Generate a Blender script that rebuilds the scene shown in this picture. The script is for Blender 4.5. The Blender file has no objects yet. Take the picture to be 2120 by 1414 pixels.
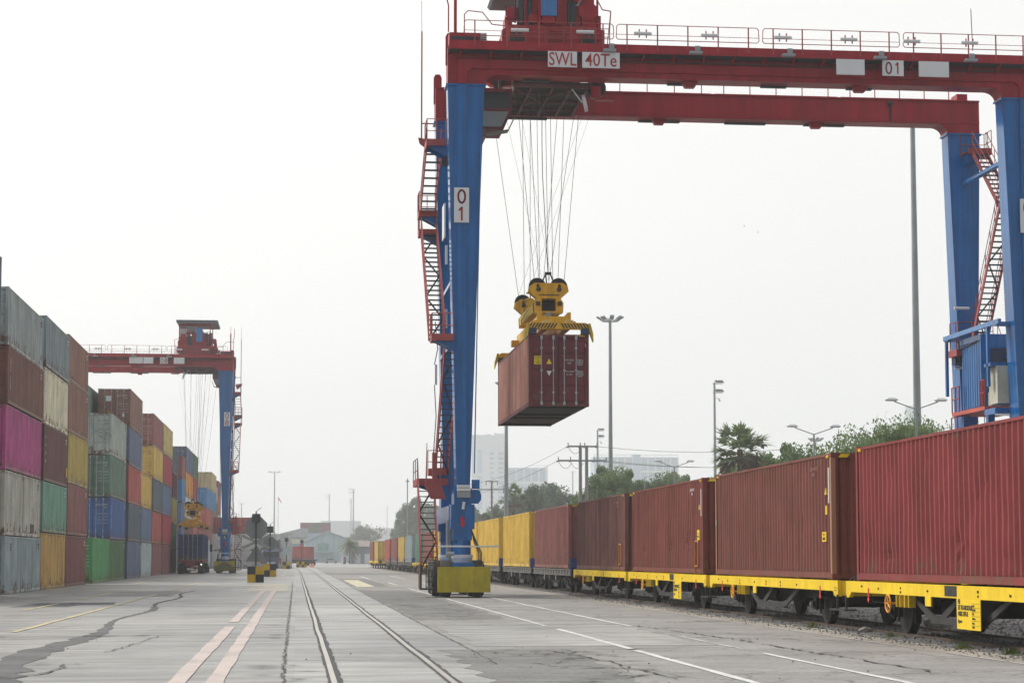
import bpy, math, random
from mathutils import Vector, Matrix
R = math.radians
SC = bpy.context.scene
COL = SC.collection
random.seed(7)

# ------------------------------------------------------------------ camera
YAW, PITCH, EYE = R(6.182), R(4.7), 1.6
cam_d = bpy.data.cameras.new('camera')
cam_d.lens = 70.0; cam_d.sensor_width = 36.0; cam_d.shift_y = 0.051
cam_d.clip_start = 0.1; cam_d.clip_end = 6000
cam = bpy.data.objects.new('camera', cam_d); COL.objects.link(cam)
cam.location = (0, 0, EYE); cam.rotation_euler = (R(90) + PITCH, 0, -YAW)
SC.camera = cam
F_PX, SH_PX = 4122.0, 108.1
def at(px, py, Y):
    """pixel of the 2120x1414 photograph + distance along the quay -> world point"""
    f = Vector((math.sin(YAW)*math.cos(PITCH), math.cos(YAW)*math.cos(PITCH), math.sin(PITCH)))
    r = Vector((math.cos(YAW), -math.sin(YAW), 0)); u = r.cross(f)
    d = f + r*((px-1060)/F_PX) - u*((py-707-SH_PX)/F_PX)
    return Vector((0, 0, EYE)) + d*(Y/d.y)

# ------------------------------------------------------------------ sky, sun
SUN_EL, SUN_AZ = R(42), R(-48)      # azimuth from +Y, negative = towards -X (left, a little ahead)
W = bpy.data.worlds.new('World'); SC.world = W; W.use_nodes = True
nt = W.node_tree; nt.nodes.clear()
sky = nt.nodes.new('ShaderNodeTexSky'); sky.sky_type = 'NISHITA'; sky.sun_disc = False
sky.sun_elevation = SUN_EL; sky.sun_rotation = SUN_AZ
sky.air_density = 1.0; sky.dust_density = 6.0; sky.ozone_density = 1.0
hs = nt.nodes.new('ShaderNodeHueSaturation'); hs.inputs['Saturation'].default_value = 0.12
mx = nt.nodes.new('ShaderNodeMixRGB'); mx.inputs[0].default_value = 0.72
mx.inputs[2].default_value = (9.9, 9.86, 9.7, 1)      # high thin cloud veil
bg = nt.nodes.new('ShaderNodeBackground'); bg.inputs[1].default_value = 0.115
wo = nt.nodes.new('ShaderNodeOutputWorld')
nt.links.new(sky.outputs[0], hs.inputs['Color']); nt.links.new(hs.outputs[0], mx.inputs[1])
tcw = nt.nodes.new('ShaderNodeTexCoord'); dt = nt.nodes.new('ShaderNodeVectorMath'); dt.operation = 'DOT_PRODUCT'
dt.inputs[1].default_value = (math.sin(R(-14)), math.cos(R(-14)), 0)          # thin cloud is brightest down the quay
mr = nt.nodes.new('ShaderNodeMapRange'); mr.inputs[1].default_value = -1; mr.inputs[2].default_value = 1
crw = nt.nodes.new('ShaderNodeValToRGB'); ce = crw.color_ramp.elements
ce[0].position = 0.0; ce[0].color = (.26, .28, .31, 1); ce[1].position = .93; ce[1].color = (1.03, 1.03, 1.02, 1); e4 = ce.new(.5); e4.color = (1.02, 1.03, 1.05, 1)
e3 = ce.new(1.0); e3.color = (1.12, 1.11, 1.09, 1)
ml = nt.nodes.new('ShaderNodeMixRGB'); ml.blend_type = 'MULTIPLY'; ml.inputs[0].default_value = 1
nt.links.new(tcw.outputs['Generated'], dt.inputs[0]); nt.links.new(dt.outputs['Value'], mr.inputs[0]); nt.links.new(mr.outputs[0], crw.inputs[0])
nt.links.new(mx.outputs[0], ml.inputs[1]); nt.links.new(crw.outputs[0], ml.inputs[2]); nt.links.new(ml.outputs[0], bg.inputs[0]); nt.links.new(bg.outputs[0], wo.inputs[0])
sd = bpy.data.lights.new('sun', 'SUN'); sd.energy = 2.8; sd.angle = R(14); sd.color = (1, .94, .85)
sun = bpy.data.objects.new('sun', sd); COL.objects.link(sun)
dirv = Vector((math.sin(SUN_AZ)*math.cos(SUN_EL), math.cos(SUN_AZ)*math.cos(SUN_EL), math.sin(SUN_EL)))
sun.rotation_euler = dirv.to_track_quat('Z', 'Y').to_euler(); sun.location = (-60, 40, 90)
SC.view_settings.view_transform = 'Standard'; SC.view_settings.look = 'None'
SC.view_settings.exposure = 0.07; SC.view_settings.gamma = 1.0
SC.cycles.max_bounces = 8; SC.cycles.diffuse_bounces = 3; SC.cycles.volume_bounces = 4
SC.cycles.transparent_max_bounces = 8

# ------------------------------------------------------------------ materials
def lin(c):
    return tuple(((v/255)/12.92 if v/255 <= .04045 else ((v/255+.055)/1.055)**2.4) for v in c)
def nodemat(name):
    m = bpy.data.materials.new(name); m.use_nodes = True
    t = m.node_tree; return m, t, t.nodes['Principled BSDF']
def N(t, kind, **kw):
    n = t.nodes.new(kind)
    for k, v in kw.items():
        if k.startswith('i_'):
            key = k[2:]; n.inputs[int(key) if key.isdigit() else key].default_value = v
        else: setattr(n, k, v)
    return n
def ramp(t, fac, a, b, ca=(0,0,0,1), cb=(1,1,1,1)):
    r = N(t, 'ShaderNodeValToRGB'); e = r.color_ramp.elements
    e[0].position = a; e[1].position = b; e[0].color = ca; e[1].color = cb
    t.links.new(fac, r.inputs[0]); return r.outputs[0]
def mul(t, a, b, fac=1.0, mode='MULTIPLY'):
    m = N(t, 'ShaderNodeMixRGB', blend_type=mode); 
    for s, v in ((0, fac), (1, a), (2, b)):
        if hasattr(v, 'is_linked'): t.links.new(v, m.inputs[s])
        else: m.inputs[s].default_value = v if not isinstance(v, tuple) or len(v) == 4 else (*v, 1)
    return m.outputs[0]
MATS = {}
def M(name, col, rough=.6, metal=0.0, spec=.5, var=.25, streak=0.0, rust=0.0, scale=1.0, bump=0.0, fine=0.0, edge=0.0):
    """paint / metal with blotchy fading, vertical run-off streaks and rust"""
    if name in MATS: return MATS[name]
    m, t, b = nodemat(name)
    tc = N(t, 'ShaderNodeTexCoord'); oi = N(t, 'ShaderNodeObjectInfo')
    off = N(t, 'ShaderNodeVectorMath', operation='ADD')
    sc = N(t, 'ShaderNodeVectorMath', operation='SCALE'); sc.inputs[0].default_value = (37, 23, 51)
    t.links.new(oi.outputs['Random'], sc.inputs['Scale'])
    t.links.new(tc.outputs['Object'], off.inputs[0]); t.links.new(sc.outputs[0], off.inputs[1])
    n1 = N(t, 'ShaderNodeTexNoise', i_Scale=.7*scale, i_Detail=6.0, i_Roughness=.65)
    t.links.new(off.outputs[0], n1.inputs['Vector'])
    lo, hi = 1-var, 1+var*.6
    c = mul(t, (*col, 1), ramp(t, n1.outputs[0], .3, .72, (lo, lo, lo, 1), (hi, hi, hi, 1)))
    if streak:
        mp = N(t, 'ShaderNodeMapping'); mp.inputs['Scale'].default_value = (2.6*scale, 2.6*scale, .13*scale)
        t.links.new(off.outputs[0], mp.inputs['Vector'])
        n2 = N(t, 'ShaderNodeTexNoise', i_Scale=1.0, i_Detail=5.0, i_Roughness=.7)
        t.links.new(mp.outputs[0], n2.inputs['Vector'])
        k = 1-streak
        c = mul(t, c, ramp(t, n2.outputs[0], .38, .6, (k, k*.99, k*.97, 1), (1.06, 1.06, 1.06, 1)))
    if fine:
        n4 = N(t, 'ShaderNodeTexNoise', i_Scale=14*scale, i_Detail=3.0)
        t.links.new(off.outputs[0], n4.inputs['Vector'])
        c = mul(t, c, ramp(t, n4.outputs[0], .35, .7, (1-fine,)*3+(1,), (1+fine*.5,)*3+(1,)))
    if rust:
        n3 = N(t, 'ShaderNodeTexNoise', i_Scale=2.3*scale, i_Detail=8.0, i_Roughness=.75)
        t.links.new(off.outputs[0], n3.inputs['Vector'])
        c = mul(t, c, (.13, .06, .035, 1), ramp(t, n3.outputs[0], .72-.2*rust, .8-.1*rust), 'MIX')
    if edge:                                     # rust and dirt creeping up from the bottom rail, scabs under the top rail
        sx = N(t, 'ShaderNodeSeparateXYZ'); t.links.new(tc.outputs['Object'], sx.inputs[0])
        n6 = N(t, 'ShaderNodeTexNoise', i_Scale=1.7, i_Detail=8.0, i_Roughness=.72); t.links.new(off.outputs[0], n6.inputs['Vector'])
        def band(z0, z1):
            r_ = N(t, 'ShaderNodeMapRange'); r_.inputs[1].default_value = z0; r_.inputs[2].default_value = z1; r_.inputs[3].default_value = .22*edge; r_.inputs[4].default_value = 0
            t.links.new(sx.outputs[2], r_.inputs[0]); ad = N(t, 'ShaderNodeMath', operation='ADD'); t.links.new(n6.outputs[0], ad.inputs[0]); t.links.new(r_.outputs[0], ad.inputs[1])
            return ramp(t, ad.outputs[0], .62, .74)
        c = mul(t, c, (.15, .085, .055, 1), band(.1, .9), 'MIX')
        c = mul(t, c, (.17, .10, .065, 1), band(2.9, 2.45), 'MIX')
    t.links.new(c, b.inputs['Base Color'])
    b.inputs['Roughness'].default_value = rough; b.inputs['Metallic'].default_value = metal
    b.inputs['Specular IOR Level'].default_value = spec
    if bump:
        n5 = N(t, 'ShaderNodeTexNoise', i_Scale=9*scale, i_Detail=4.0)
        t.links.new(off.outputs[0], n5.inputs['Vector'])
        bp = N(t, 'ShaderNodeBump', i_Strength=bump, i_Distance=.05)
        t.links.new(n5.outputs[0], bp.inputs['Height']); t.links.new(bp.outputs[0], b.inputs['Normal'])
    MATS[name] = m; return m
def P(name, rgb, k=1.25, **kw):       # paint picked from an sRGB look
    return M(name, tuple(min(.85, v*k) for v in lin(rgb)), **kw)

cr_red  = P('crane red paint', (150, 30, 42), 1.25, spec=.3, rough=.36, var=.18, streak=.22)
cr_blue = P('crane blue paint', (2, 100, 170), 1.1, spec=.6, rough=.16, var=.16, streak=.24)
cr_blue2= P('crane lit blue', (60, 122, 184), 1.15, spec=.6, rough=.16, var=.14, streak=.2)  # paler copy of crane blue, light on the power house side put into it
stair_red = P('stair red paint', (156, 66, 64), 1.15, rough=.6, var=.2)
steel_dark = M('dark grating steel', (.045, .05, .06), .6, .3)
steel_grey = M('galvanised grey steel', (.36, .38, .40), .5, .3, var=.15)
mast_grey = M('mast grey', (.33, .36, .38), .55, .1, var=.2, streak=.15)
black = M('black rubber', (.018, .018, .02), .75, var=.3)
tyre_m = M('dusty tyre rubber', (.06, .055, .05), .85, var=.4, fine=.3)
cable_m = M('hoist rope steel', (.06, .06, .065), .5, .5)
white_p = M('white plate paint', (.74, .76, .78), .5, var=.08)
letter_red = M('red lettering', (.42, .03, .035), .5, var=.1)
letter_white = M('white lettering', (.7, .7, .7), .6, var=.15)
letter_dark = M('dark lettering', (.05, .05, .03), .6, var=.2)
lamp_white = M('lamp housing white', (.72, .74, .75), .4, var=.05)
yel_crane = P('spreader yellow', (222, 168, 12), 1.1, rough=.5, var=.25, streak=.2, rust=.15, scale=2)
yel_bump = P('bumper olive yellow', (180, 166, 28), 1.15, rough=.6, var=.3, streak=.1, rust=.12, scale=2, fine=.2)
yel_wag = P('wagon yellow', (240, 200, 6), 1.02, rough=.5, var=.12, streak=.06, scale=2)
yel_box = P('checker yellow', (196, 160, 22), 1.2, rough=.7, var=.25, rust=.1, scale=3)
blk_box = M('checker black', (.02, .024, .03), .7, var=.3)
grime = M('underframe grime', (.007, .006, .006), .9, var=.4, scale=3)
grime2 = M('underframe grey dirt', (.032, .03, .029), .8, var=.4, scale=3)
wheel_m = M('wheel steel', (.03, .027, .025), .65, .3, var=.4, scale=4)
wag_grey = M('skeletal wagon grey', (.16, .155, .15), .7, var=.4, scale=3, rust=.1)
blue_board = P('blue end board', (32, 62, 120), 1.2, var=.2)
orange_p = P('handwheel orange', (240, 150, 20), 1.2, rough=.5)
red_arrow = P('red arrow paint', (214, 72, 58), 1.2)
glass_m = M('dark cab glass', (.03, .045, .045), .12, var=.1)
rail_top = M('polished rail steel', (.5, .475, .44), .42, .75, var=.12)
rail_rust = M('rusty rail', (.09, .06, .042), .8, var=.4, scale=4)
sign_back = M('grey sign back', (.22, .25, .27), .55, .2, var=.1)
post_dark = M('dark sign post', (.045, .055, .06), .6, var=.2)

# ------------------------------------------------------------------ mesh builder
class MB:
    def __init__(s): s.v = []; s.f = []
    def add(s, vs, fs):
        o = len(s.v); s.v += [tuple(p) for p in vs]; s.f += [tuple(i+o for i in f) for f in fs]; return s
    def hexa(s, b, tp):               # b,tp: (x0,x1,y0,y1,z)
        vs = [(b[0],b[2],b[4]),(b[1],b[2],b[4]),(b[1],b[3],b[4]),(b[0],b[3],b[4]),
              (tp[0],tp[2],tp[4]),(tp[1],tp[2],tp[4]),(tp[1],tp[3],tp[4]),(tp[0],tp[3],tp[4])]
        return s.add(vs, [(3,2,1,0),(4,5,6,7),(0,1,5,4),(1,2,6,5),(2,3,7,6),(3,0,4,7)])
    def box(s, x0, x1, y0, y1, z0, z1): return s.hexa((x0,x1,y0,y1,z0), (x0,x1,y0,y1,z1))
    def beam(s, p, q, w, h, up=(0,0,1)):
        p, q = Vector(p), Vector(q); d = (q-p).normalized(); u = Vector(up)
        if abs(d.dot(u)) > .98: u = Vector((1,0,0)) if abs(d.x) < .9 else Vector((0,1,0))
        r = d.cross(u).normalized()*(w/2); u = r.cross(d).normalized()*(h/2)
        vs = [p-r-u, p+r-u, p+r+u, p-r+u, q-r-u, q+r-u, q+r+u, q-r+u]
        return s.add(vs, [(0,1,2,3),(7,6,5,4),(0,4,5,1),(1,5,6,2),(2,6,7,3),(3,7,4,0)])
    def tube(s, p, q, r, n=6, r1=None, cap=True):
        p, q = Vector(p), Vector(q); d = (q-p).normalized(); r1 = r if r1 is None else r1
        a = d.orthogonal().normalized(); b = d.cross(a)
        vs = []
        for c, rr in ((p, r), (q, r1)):
            for i in range(n):
                t = 2*math.pi*(i+.5)/n; vs.append(c + a*(math.cos(t)*rr) + b*(math.sin(t)*rr))
        fs = [(i, (i+1) % n, n+(i+1) % n, n+i) for i in range(n)]
        if cap: fs += [tuple(range(n-1, -1, -1)), tuple(range(n, 2*n))]
        return s.add(vs, fs)
    def path(s, pts, r, n=5):
        for a, b in zip(pts, pts[1:]): s.tube(a, b, r, n)
        return s
    def ring(s, c, axis, r, tube, n=16, m=5):
        ax = Vector(axis); a = ax.orthogonal().normalized(); b = ax.cross(a); c = Vector(c)
        pts = [c + a*math.cos(2*math.pi*i/n)*r + b*math.sin(2*math.pi*i/n)*r for i in range(n+1)]
        return s.path(pts, tube, m)
    def prism(s, pts, axis, a, b):
        n = len(pts)
        mk = {'x': lambda p, k: (k, p[0], p[1]), 'y': lambda p, k: (p[0], k, p[1]), 'z': lambda p, k: (p[0], p[1], k)}[axis]
        vs = [mk(p, a) for p in pts] + [mk(p, b) for p in pts]
        fs = [tuple(range(n)), tuple(range(2*n-1, n-1, -1))] + [(i, n+i, n+(i+1) % n, (i+1) % n) for i in range(n)]
        return s.add(vs, fs)
    def mesh(s, name, mat, smooth=False, mirror=False, recalc=True):
        me = bpy.data.meshes.new(name)
        v = [(-p[0], p[1], p[2]) for p in s.v] if mirror else s.v
        me.from_pydata(v, [], s.f)
        if recalc:
            import bmesh
            bm = bmesh.new(); bm.from_mesh(me); bmesh.ops.recalc_face_normals(bm, faces=bm.faces); bm.to_mesh(me); bm.free()
        me.materials.append(mat)
        if smooth: me.polygons.foreach_set('use_smooth', [True]*len(me.polygons))
        me.update(); return me
    def build(s, name, mat, parent=None, loc=None, smooth=False, mirror=False, recalc=True):
        return put(name, s.mesh(name, mat, smooth, mirror, recalc), parent, loc)
def put(name, me, parent=None, loc=None, rz=0.0, rot=None):
    o = bpy.data.objects.new(name, me); COL.objects.link(o)
    if parent is not None: o.parent = parent
    if loc is not None: o.location = loc
    if rot is not None: o.rotation_euler = rot
    elif rz: o.rotation_euler = (0, 0, rz)
    return o
def thing(name, label, cat, loc=(0,0,0), rz=0.0, group=None):
    o = put(name, None, None, loc, rz); o.empty_display_size = .3
    return tag(o, label, cat, group)
def tag(o, label, cat, group=None):
    o['label'] = label; o['category'] = cat
    if group: o['group'] = group
    return o
def struct(o): o['kind'] = 'structure'; return o
def copy_tree(o, parent=None):
    c = o.copy(); COL.objects.link(c)
    if parent is not None: c.parent = parent
    for ch in list(o.children): copy_tree(ch, c)
    return c
TXT = {}
def text(body, size, mat, parent, loc, rot, xs=1.0, name='lettering', align='CENTER', bold=0.0, line=1.0):
    key = (body, size, xs, mat.name, align, bold)
    if key not in TXT:
        cu = bpy.data.curves.new(name, 'FONT'); cu.body = body; cu.size = size
        cu.align_x = align; cu.align_y = 'CENTER'; cu.resolution_u = 3; cu.extrude = .004; cu.offset = bold; cu.space_line = line
        o = bpy.data.objects.new('t', cu); COL.objects.link(o)
        dg = bpy.context.evaluated_depsgraph_get(); dg.update()
        me = bpy.data.meshes.new_from_object(o.evaluated_get(dg)); me.name = name
        for v in me.vertices: v.co.x *= xs
        me.materials.clear(); me.materials.append(mat)
        bpy.data.objects.remove(o); bpy.data.curves.remove(cu); TXT[key] = me
    return put(name, TXT[key], parent, loc, rot=rot)
STROKE = {'0': [[(.5+.42*math.cos(R(a)), .5+.5*math.sin(R(a))) for a in range(0, 361, 15)]], '1': [[(.22, .78), (.52, 1.0), (.52, 0.0)]],
 '8': [[(  .5+.36*math.cos(R(a)), .75+.25*math.sin(R(a))) for a in range(0, 361, 20)], [(.5+.44*math.cos(R(a)), .26+.26*math.sin(R(a))) for a in range(0, 361, 20)]]}
def digit(ch, w, h, sw, mat, parent, loc):
    mb = MB()
    for pl in STROKE[ch]:
        P2 = [Vector(((x-.5)*w, 0, (y-.5)*(h-sw))) for x, y in pl]
        for a, b in zip(P2, P2[1:]):
            d = (b-a).normalized(); mb.beam(a-d*sw*.25, b+d*sw*.25, .008, sw, Vector((0, 1, 0)).cross(d))
    return mb.build('lettering', mat, parent, loc)
FACE_CAM = (R(90), 0, 0); FACE_LEFT = (R(90), 0, R(-90)); FACE_RIGHT = (R(90), 0, R(90))

# ------------------------------------------------------------------ ground
def ground_mat(name, base, kind):
    m, t, b = nodemat(name)
    tc = N(t, 'ShaderNodeTexCoord')
    def noise(scale, det=5.0, rough=.6, sx=1, sy=1, off=0.0):
        mp = N(t, 'ShaderNodeMapping'); mp.inputs['Scale'].default_value = (sx, sy, 1); mp.inputs['Location'].default_value = (off, off*.7, 0)
        n = N(t, 'ShaderNodeTexNoise', i_Scale=scale, i_Detail=det, i_Roughness=rough)
        t.links.new(tc.outputs['Object'], mp.inputs[0]); t.links.new(mp.outputs[0], n.inputs['Vector']); return n.outputs[0]
    c = (*base, 1)
    g = lambda a: (a, a, a, 1)
    if kind == 'concrete':
        c = mul(t, c, ramp(t, noise(1, 6, .62, .30, 1.6), .34, .66, g(.60), g(1.22)))           # broom streaks across
        c = mul(t, c, ramp(t, noise(1, 5, .7, .8, 7.5, 9), .35, .66, g(.72), g(1.18)))
        c = mul(t, c, ramp(t, noise(.16, 6, .6, 1, .55, 3), .35, .68, (.74,.75,.77,1), (1.08,1.07,1.05,1)))
        c = mul(t, c, ramp(t, noise(.5, 6, .72, .5, .16, 31), .56, .74, g(1), g(.55)))          # tyre grime along the lanes
        # cast slabs a shade apart
        sp = N(t, 'ShaderNodeSeparateXYZ'); t.links.new(tc.outputs['Object'], sp.inputs[0])
        def cell(out, size):
            d = N(t, 'ShaderNodeMath', operation='DIVIDE'); d.inputs[1].default_value = size; t.links.new(out, d.inputs[0])
            f = N(t, 'ShaderNodeMath', operation='FLOOR'); t.links.new(d.outputs[0], f.inputs[0]); return f.outputs[0]
        cb = N(t, 'ShaderNodeCombineXYZ'); t.links.new(cell(sp.outputs[0], 3.2), cb.inputs[0]); t.links.new(cell(sp.outputs[1], 6.1), cb.inputs[1])
        wn = N(t, 'ShaderNodeTexWhiteNoise', noise_dimensions='2D'); t.links.new(cb.outputs[0], wn.inputs[0])
        c = mul(t, c, ramp(t, wn.outputs[0], 0, 1, (.86,.865,.875,1), (1.06,1.05,1.03,1)))
        rg = .42
    elif kind == 'paint':                        # worn through to the concrete in patches
        wear = mul(t, ramp(t, noise(1.1, 6, .7, 1, .5), .48, .78), ramp(t, noise(7, 4, .7, 1, 2.5, 4), .42, .78), 1.0, 'SCREEN')
        c = mul(t, c, (.27, .265, .26, 1), wear, 'MIX'); rg = .7
    else:
        c = mul(t, c, ramp(t, noise(.5, 6, .65, .6, .8), .34, .68, g(.74), g(1.14)))
        c = mul(t, c, ramp(t, noise(11, 4, .7, 1, 1), .3, .72, g(.72), g(1.22)))
        vo = N(t, 'ShaderNodeTexVoronoi', feature='DISTANCE_TO_EDGE', i_Scale=1.1)
        mp = N(t, 'ShaderNodeVectorMath', operation='ADD')
        nz = N(t, 'ShaderNodeTexNoise', i_Scale=1.4, i_Detail=4.0); t.links.new(tc.outputs['Object'], nz.inputs[0])
        t.links.new(tc.outputs['Object'], mp.inputs[0]); t.links.new(nz.outputs['Color'], mp.inputs[1])
        t.links.new(mp.outputs[0], vo.inputs['Vector'])
        crack = ramp(t, vo.outputs[0], .012, .05, g(.42), g(1))
        c = mul(t, c, crack, ramp(t, noise(.35, 3, .6, 1, 1, 5), .42, .6), 'MULTIPLY')
        rg = .8
    c = mul(t, c, ramp(t, noise(26, 3, .6), .62, .8, g(1), g(.62)))                             # small specks
    t.links.new(c, b.inputs['Base Color'])
    rr = ramp(t, noise(.6, 5, .6, .4, 1.3, 2), .35, .7, g(rg-.1), g(rg+.22)); t.links.new(rr, b.inputs['Roughness'])
    bp = N(t, 'ShaderNodeBump', i_Strength=.35, i_Distance=.02)
    t.links.new(noise(8, 5, .7), bp.inputs['Height']); t.links.new(bp.outputs[0], b.inputs['Normal'])
    return m
concrete = ground_mat('brushed concrete', (.325, .318, .306), 'concrete')
rail_slab_m = ground_mat('pale concrete', (.37, .366, .355), 'concrete')
asphalt = ground_mat('cracked grey asphalt', (.19, .188, .184), 'asphalt')
asphalt_l = ground_mat('worn grey asphalt', (.285, .28, .27), 'asphalt')
dirt = ground_mat('pale dusty verge', (.34, .315, .28), 'asphalt')

def sheet(name, pts, z, mat):
    mb = MB(); mb.add([(x, y, z) for x, y in pts], [tuple(range(len(pts)))])
    me = mb.mesh(name, mat, recalc=False)
    if me.polygons[0].normal.z < 0: me.flip_normals()
    return struct(put(name, me))
sheet('yard_ground', [(-900, -30), (1500, -30), (1500, 2600), (-900, 2600)], 0.0, concrete)

def ragged(x0, x1, y0, y1, j=.12, n=26, seed=1):
    rr = random.Random(seed); L = []; Rr = []
    for i in range(n+1):
        y = y0 + (y1-y0)*i/n
        L.append((x0 + rr.uniform(-j, j), y)); Rr.append((x1 + rr.uniform(-j, j), y))
    return L + Rr[::-1]
sheet('concrete_strip', ragged(-.13, 3.02, 20, 340, .02, 60, 2), .004, rail_slab_m)
sheet('asphalt_lane', ragged(3.04, 11.55, 20, 340, .02, 60, 3), .004, asphalt_l)
sheet('asphalt_patch', ragged(3.12, 5.55, 52, 97, .12, 50, 4), .008, asphalt)
sheet('asphalt_patch', [(2.55+.12*math.sin(i*1.9), 24+i*.55) for i in range(20)] + [(4.75-.02*i+.1*math.sin(i*2.3), 34.4-i*.55) for i in range(20)], .008, asphalt)
sheet('concrete_patch', ragged(3.3, 7.6, 36, 47, .1, 14, 8), .008, rail_slab_m)
sheet('asphalt_patch', ragged(3.3, 5.2, 112, 150, .15, 20, 12), .008, asphalt)
sheet('asphalt_patch', ragged(-10.5, -5.3, 84, 97, .3, 14, 14), .004, asphalt_l)
sheet('dusty_verge', ragged(10.96, 12.0, 20, 330, .03, 90, 5), .008, dirt)
# broken strip of tar patching on the left, wide and ragged near the camera
rr = random.Random(11); L = []; Q = []
for i in range(120):
    y = 24 + i*.62; w = .75*max(.05, 1-(y-24)/28) + .10 + (.10 if 60 < y < 66 else 0)
    c = -4.05 - (y-24)*.0125 + .18*math.sin(y*.33)
    L.append((c-w*rr.uniform(.35, .75), y)); Q.append((c+w*rr.uniform(.3, .7), y))
tar = ground_mat('old tar patching', (.10, .102, .106), 'asphalt')
sheet('tar_patch', L + Q[::-1], .006, tar)
sheet('tar_patch', [(-9.2, 66), (-7.4, 66.3), (-7.3, 69), (-6.2, 70), (-6.4, 73), (-9.0, 72)], .004, tar)

mark_white = ground_mat('worn white road paint', (.72, .72, .71), 'paint')
mark_pink = ground_mat('faded pink road paint', (.56, .47, .43), 'paint')
mark_yellow = ground_mat('faded yellow road paint', (.62, .53, .24), 'paint')
mark_cream = ground_mat('cream road paint', (.62, .57, .38), 'paint')
def line(x, y0, y1, w, mat, z=.012, j=.015, bend=0.0):
    n = max(6, int((y1-y0)/1.2)); rr = random.Random(int(x*97+y0)); L = []; Q = []
    for i in range(n+1):
        y = y0+(y1-y0)*i/n; c = x + bend*(i/n)**2
        L.append((c-w/2+rr.uniform(-j, j), y)); Q.append((c+w/2+rr.uniform(-j, j), y))
    sheet('lane_marking', L + Q[::-1], z, mat)
line(5.85, 23, 34.2, .13, mark_white); line(5.86, 34.6, 44.5, .13, mark_white); line(5.85, 46.6, 78, .11, mark_white)
line(5.84, 84, 104, .12, mark_white); line(5.9, 116, 128, .14, mark_white); line(5.5, 150, 170, .16, mark_white)
line(7.8, 24, 33, .11, mark_white); line(7.8, 34.6, 40, .06, mark_white); line(7.79, 46, 82, .12, mark_white); line(7.9, 92, 124, .12, mark_white); line(8.2, 150, 175, .15, mark_white)
line(10.9, 22, 240, .05, mark_white, .013, .012)
line(-1.5, 22, 47, .24, mark_pink); line(-1.52, 50, 110, .22, mark_pink); line(-1.02, 22, 112, .23, mark_pink); line(-1.9, 170, 220, .22, mark_pink); line(-1.1, 170, 220, .22, mark_pink)
line(-6.0, 44, 88, .13, mark_yellow); line(-6.1, 97, 140, .14, mark_yellow); line(-8.2, 62, 71, .12, mark_yellow); line(-8.25, 79, 92, .12, mark_yellow); line(-9.6, 120, 200, .12, mark_yellow)
sheet('road_marking', [(3.35, 110), (4.35, 110), (4.42, 143), (3.38, 143)], .012, mark_cream)
sheet('road_marking', [(-2.3, 95), (-.4, 95), (-.4, 122), (-2.5, 122)], .008, ground_mat('worn yellow wash', (.40, .38, .28), 'concrete'))

crack_m = M('crack shadow tar', (.06, .06, .062), .9, var=.4, scale=4)
def crack(pts, w, j=.05, step=.35, seed=1, branch=0):
    rr = random.Random(seed); P2 = []
    for (x0, y0), (x1, y1) in zip(pts, pts[1:]):
        n = max(2, int(math.hypot(x1-x0, y1-y0)/step))
        for i in range(n): P2.append((x0+(x1-x0)*i/n + rr.uniform(-j, j), y0+(y1-y0)*i/n + rr.uniform(-j, j)))
    P2.append(pts[-1]); mb = MB(); vs = []; fs = []
    for i, (x, y) in enumerate(P2):
        a = P2[max(0, i-1)]; b = P2[min(len(P2)-1, i+1)]; dx, dy = b[0]-a[0], b[1]-a[1]; l = math.hypot(dx, dy) or 1
        ww = w*rr.uniform(.08, .62)/2; nx, ny = -dy/l*ww, dx/l*ww
        vs += [(x+nx, y+ny, .016), (x-nx, y-ny, .016)]
        if i: fs.append((2*i-2, 2*i-1, 2*i+1, 2*i))
    for k in range(branch):
        x, y = rr.choice(P2); s = rr.choice((-1, 1)); L = rr.uniform(.15, .7)
        o = len(vs); vs += [(x, y, .016), (x+s*L*.5, y+rr.uniform(-.05, .12), .016), (x+s*L, y+rr.uniform(-.1, .1), .016), (x+s*L*.5, y+.05+rr.uniform(0, .06), .016)]
        fs.append((o, o+1, o+2, o+3))
    mb.add(vs, fs); me = mb.mesh('pavement_crack', crack_m, recalc=False); struct(put('pavement_crack', me))
crack([(-.16, 20), (-.16, 130)], .075, .045, .22, 3, 90)
crack([(3.03, 30), (3.03, 120)], .05, .03, .4, 4, 10)
crack([(-7.5, 41.4), (-2.6, 41.7), (-1.0, 41.6)], .10, .06, .3, 5, 14)
crack([(-3.0, 41.7), (-4.9, 41.0), (-6.4, 41.2)], .22, .1, .3, 6, 6)
crack([(-2.75, 41.4), (-3.05, 36.0), (-3.2, 34.4)], .06, .04, .3, 7, 2)
crack([(-3.4, 30.6), (-3.35, 28.6), (-3.75, 27.0), (-4.05, 26.9), (-3.5, 25.6)], .10, .06, .25, 8, 4)
crack([(-3.4, 30.6), (-2.2, 31.6)], .05, .05, .25, 9)
crack([(-6.6, 38.5), (-5.6, 44), (-5.0, 49)], .04, .03, .4, 10)
crack([(-.55, 41.65), (.05, 41.7)], .16, .015, .2, 21)
crack([(2.9, 47.3), (9.6, 47.6)], .10, .05, .3, 11, 5)
crack([(4.3, 45.2), (8.6, 46.0)], .06, .05, .3, 31, 2)
crack([(2.4, 34.6), (5.2, 34.5), (8.0, 35.2)], .12, .06, .3, 12, 5)
crack([(7.95, 46.5), (8.5, 40), (8.75, 33), (8.9, 27)], .12, .09, .25, 13, 26)
crack([(4.35, 34.2), (4.75, 31.2), (5.0, 26)], .12, .07, .25, 14, 10)
crack([(10.0, 37.6), (11.6, 37.8)], .07, .04, .3, 15); crack([(8.9, 40.5), (11.4, 41.0)], .07, .04, .3, 16)
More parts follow.
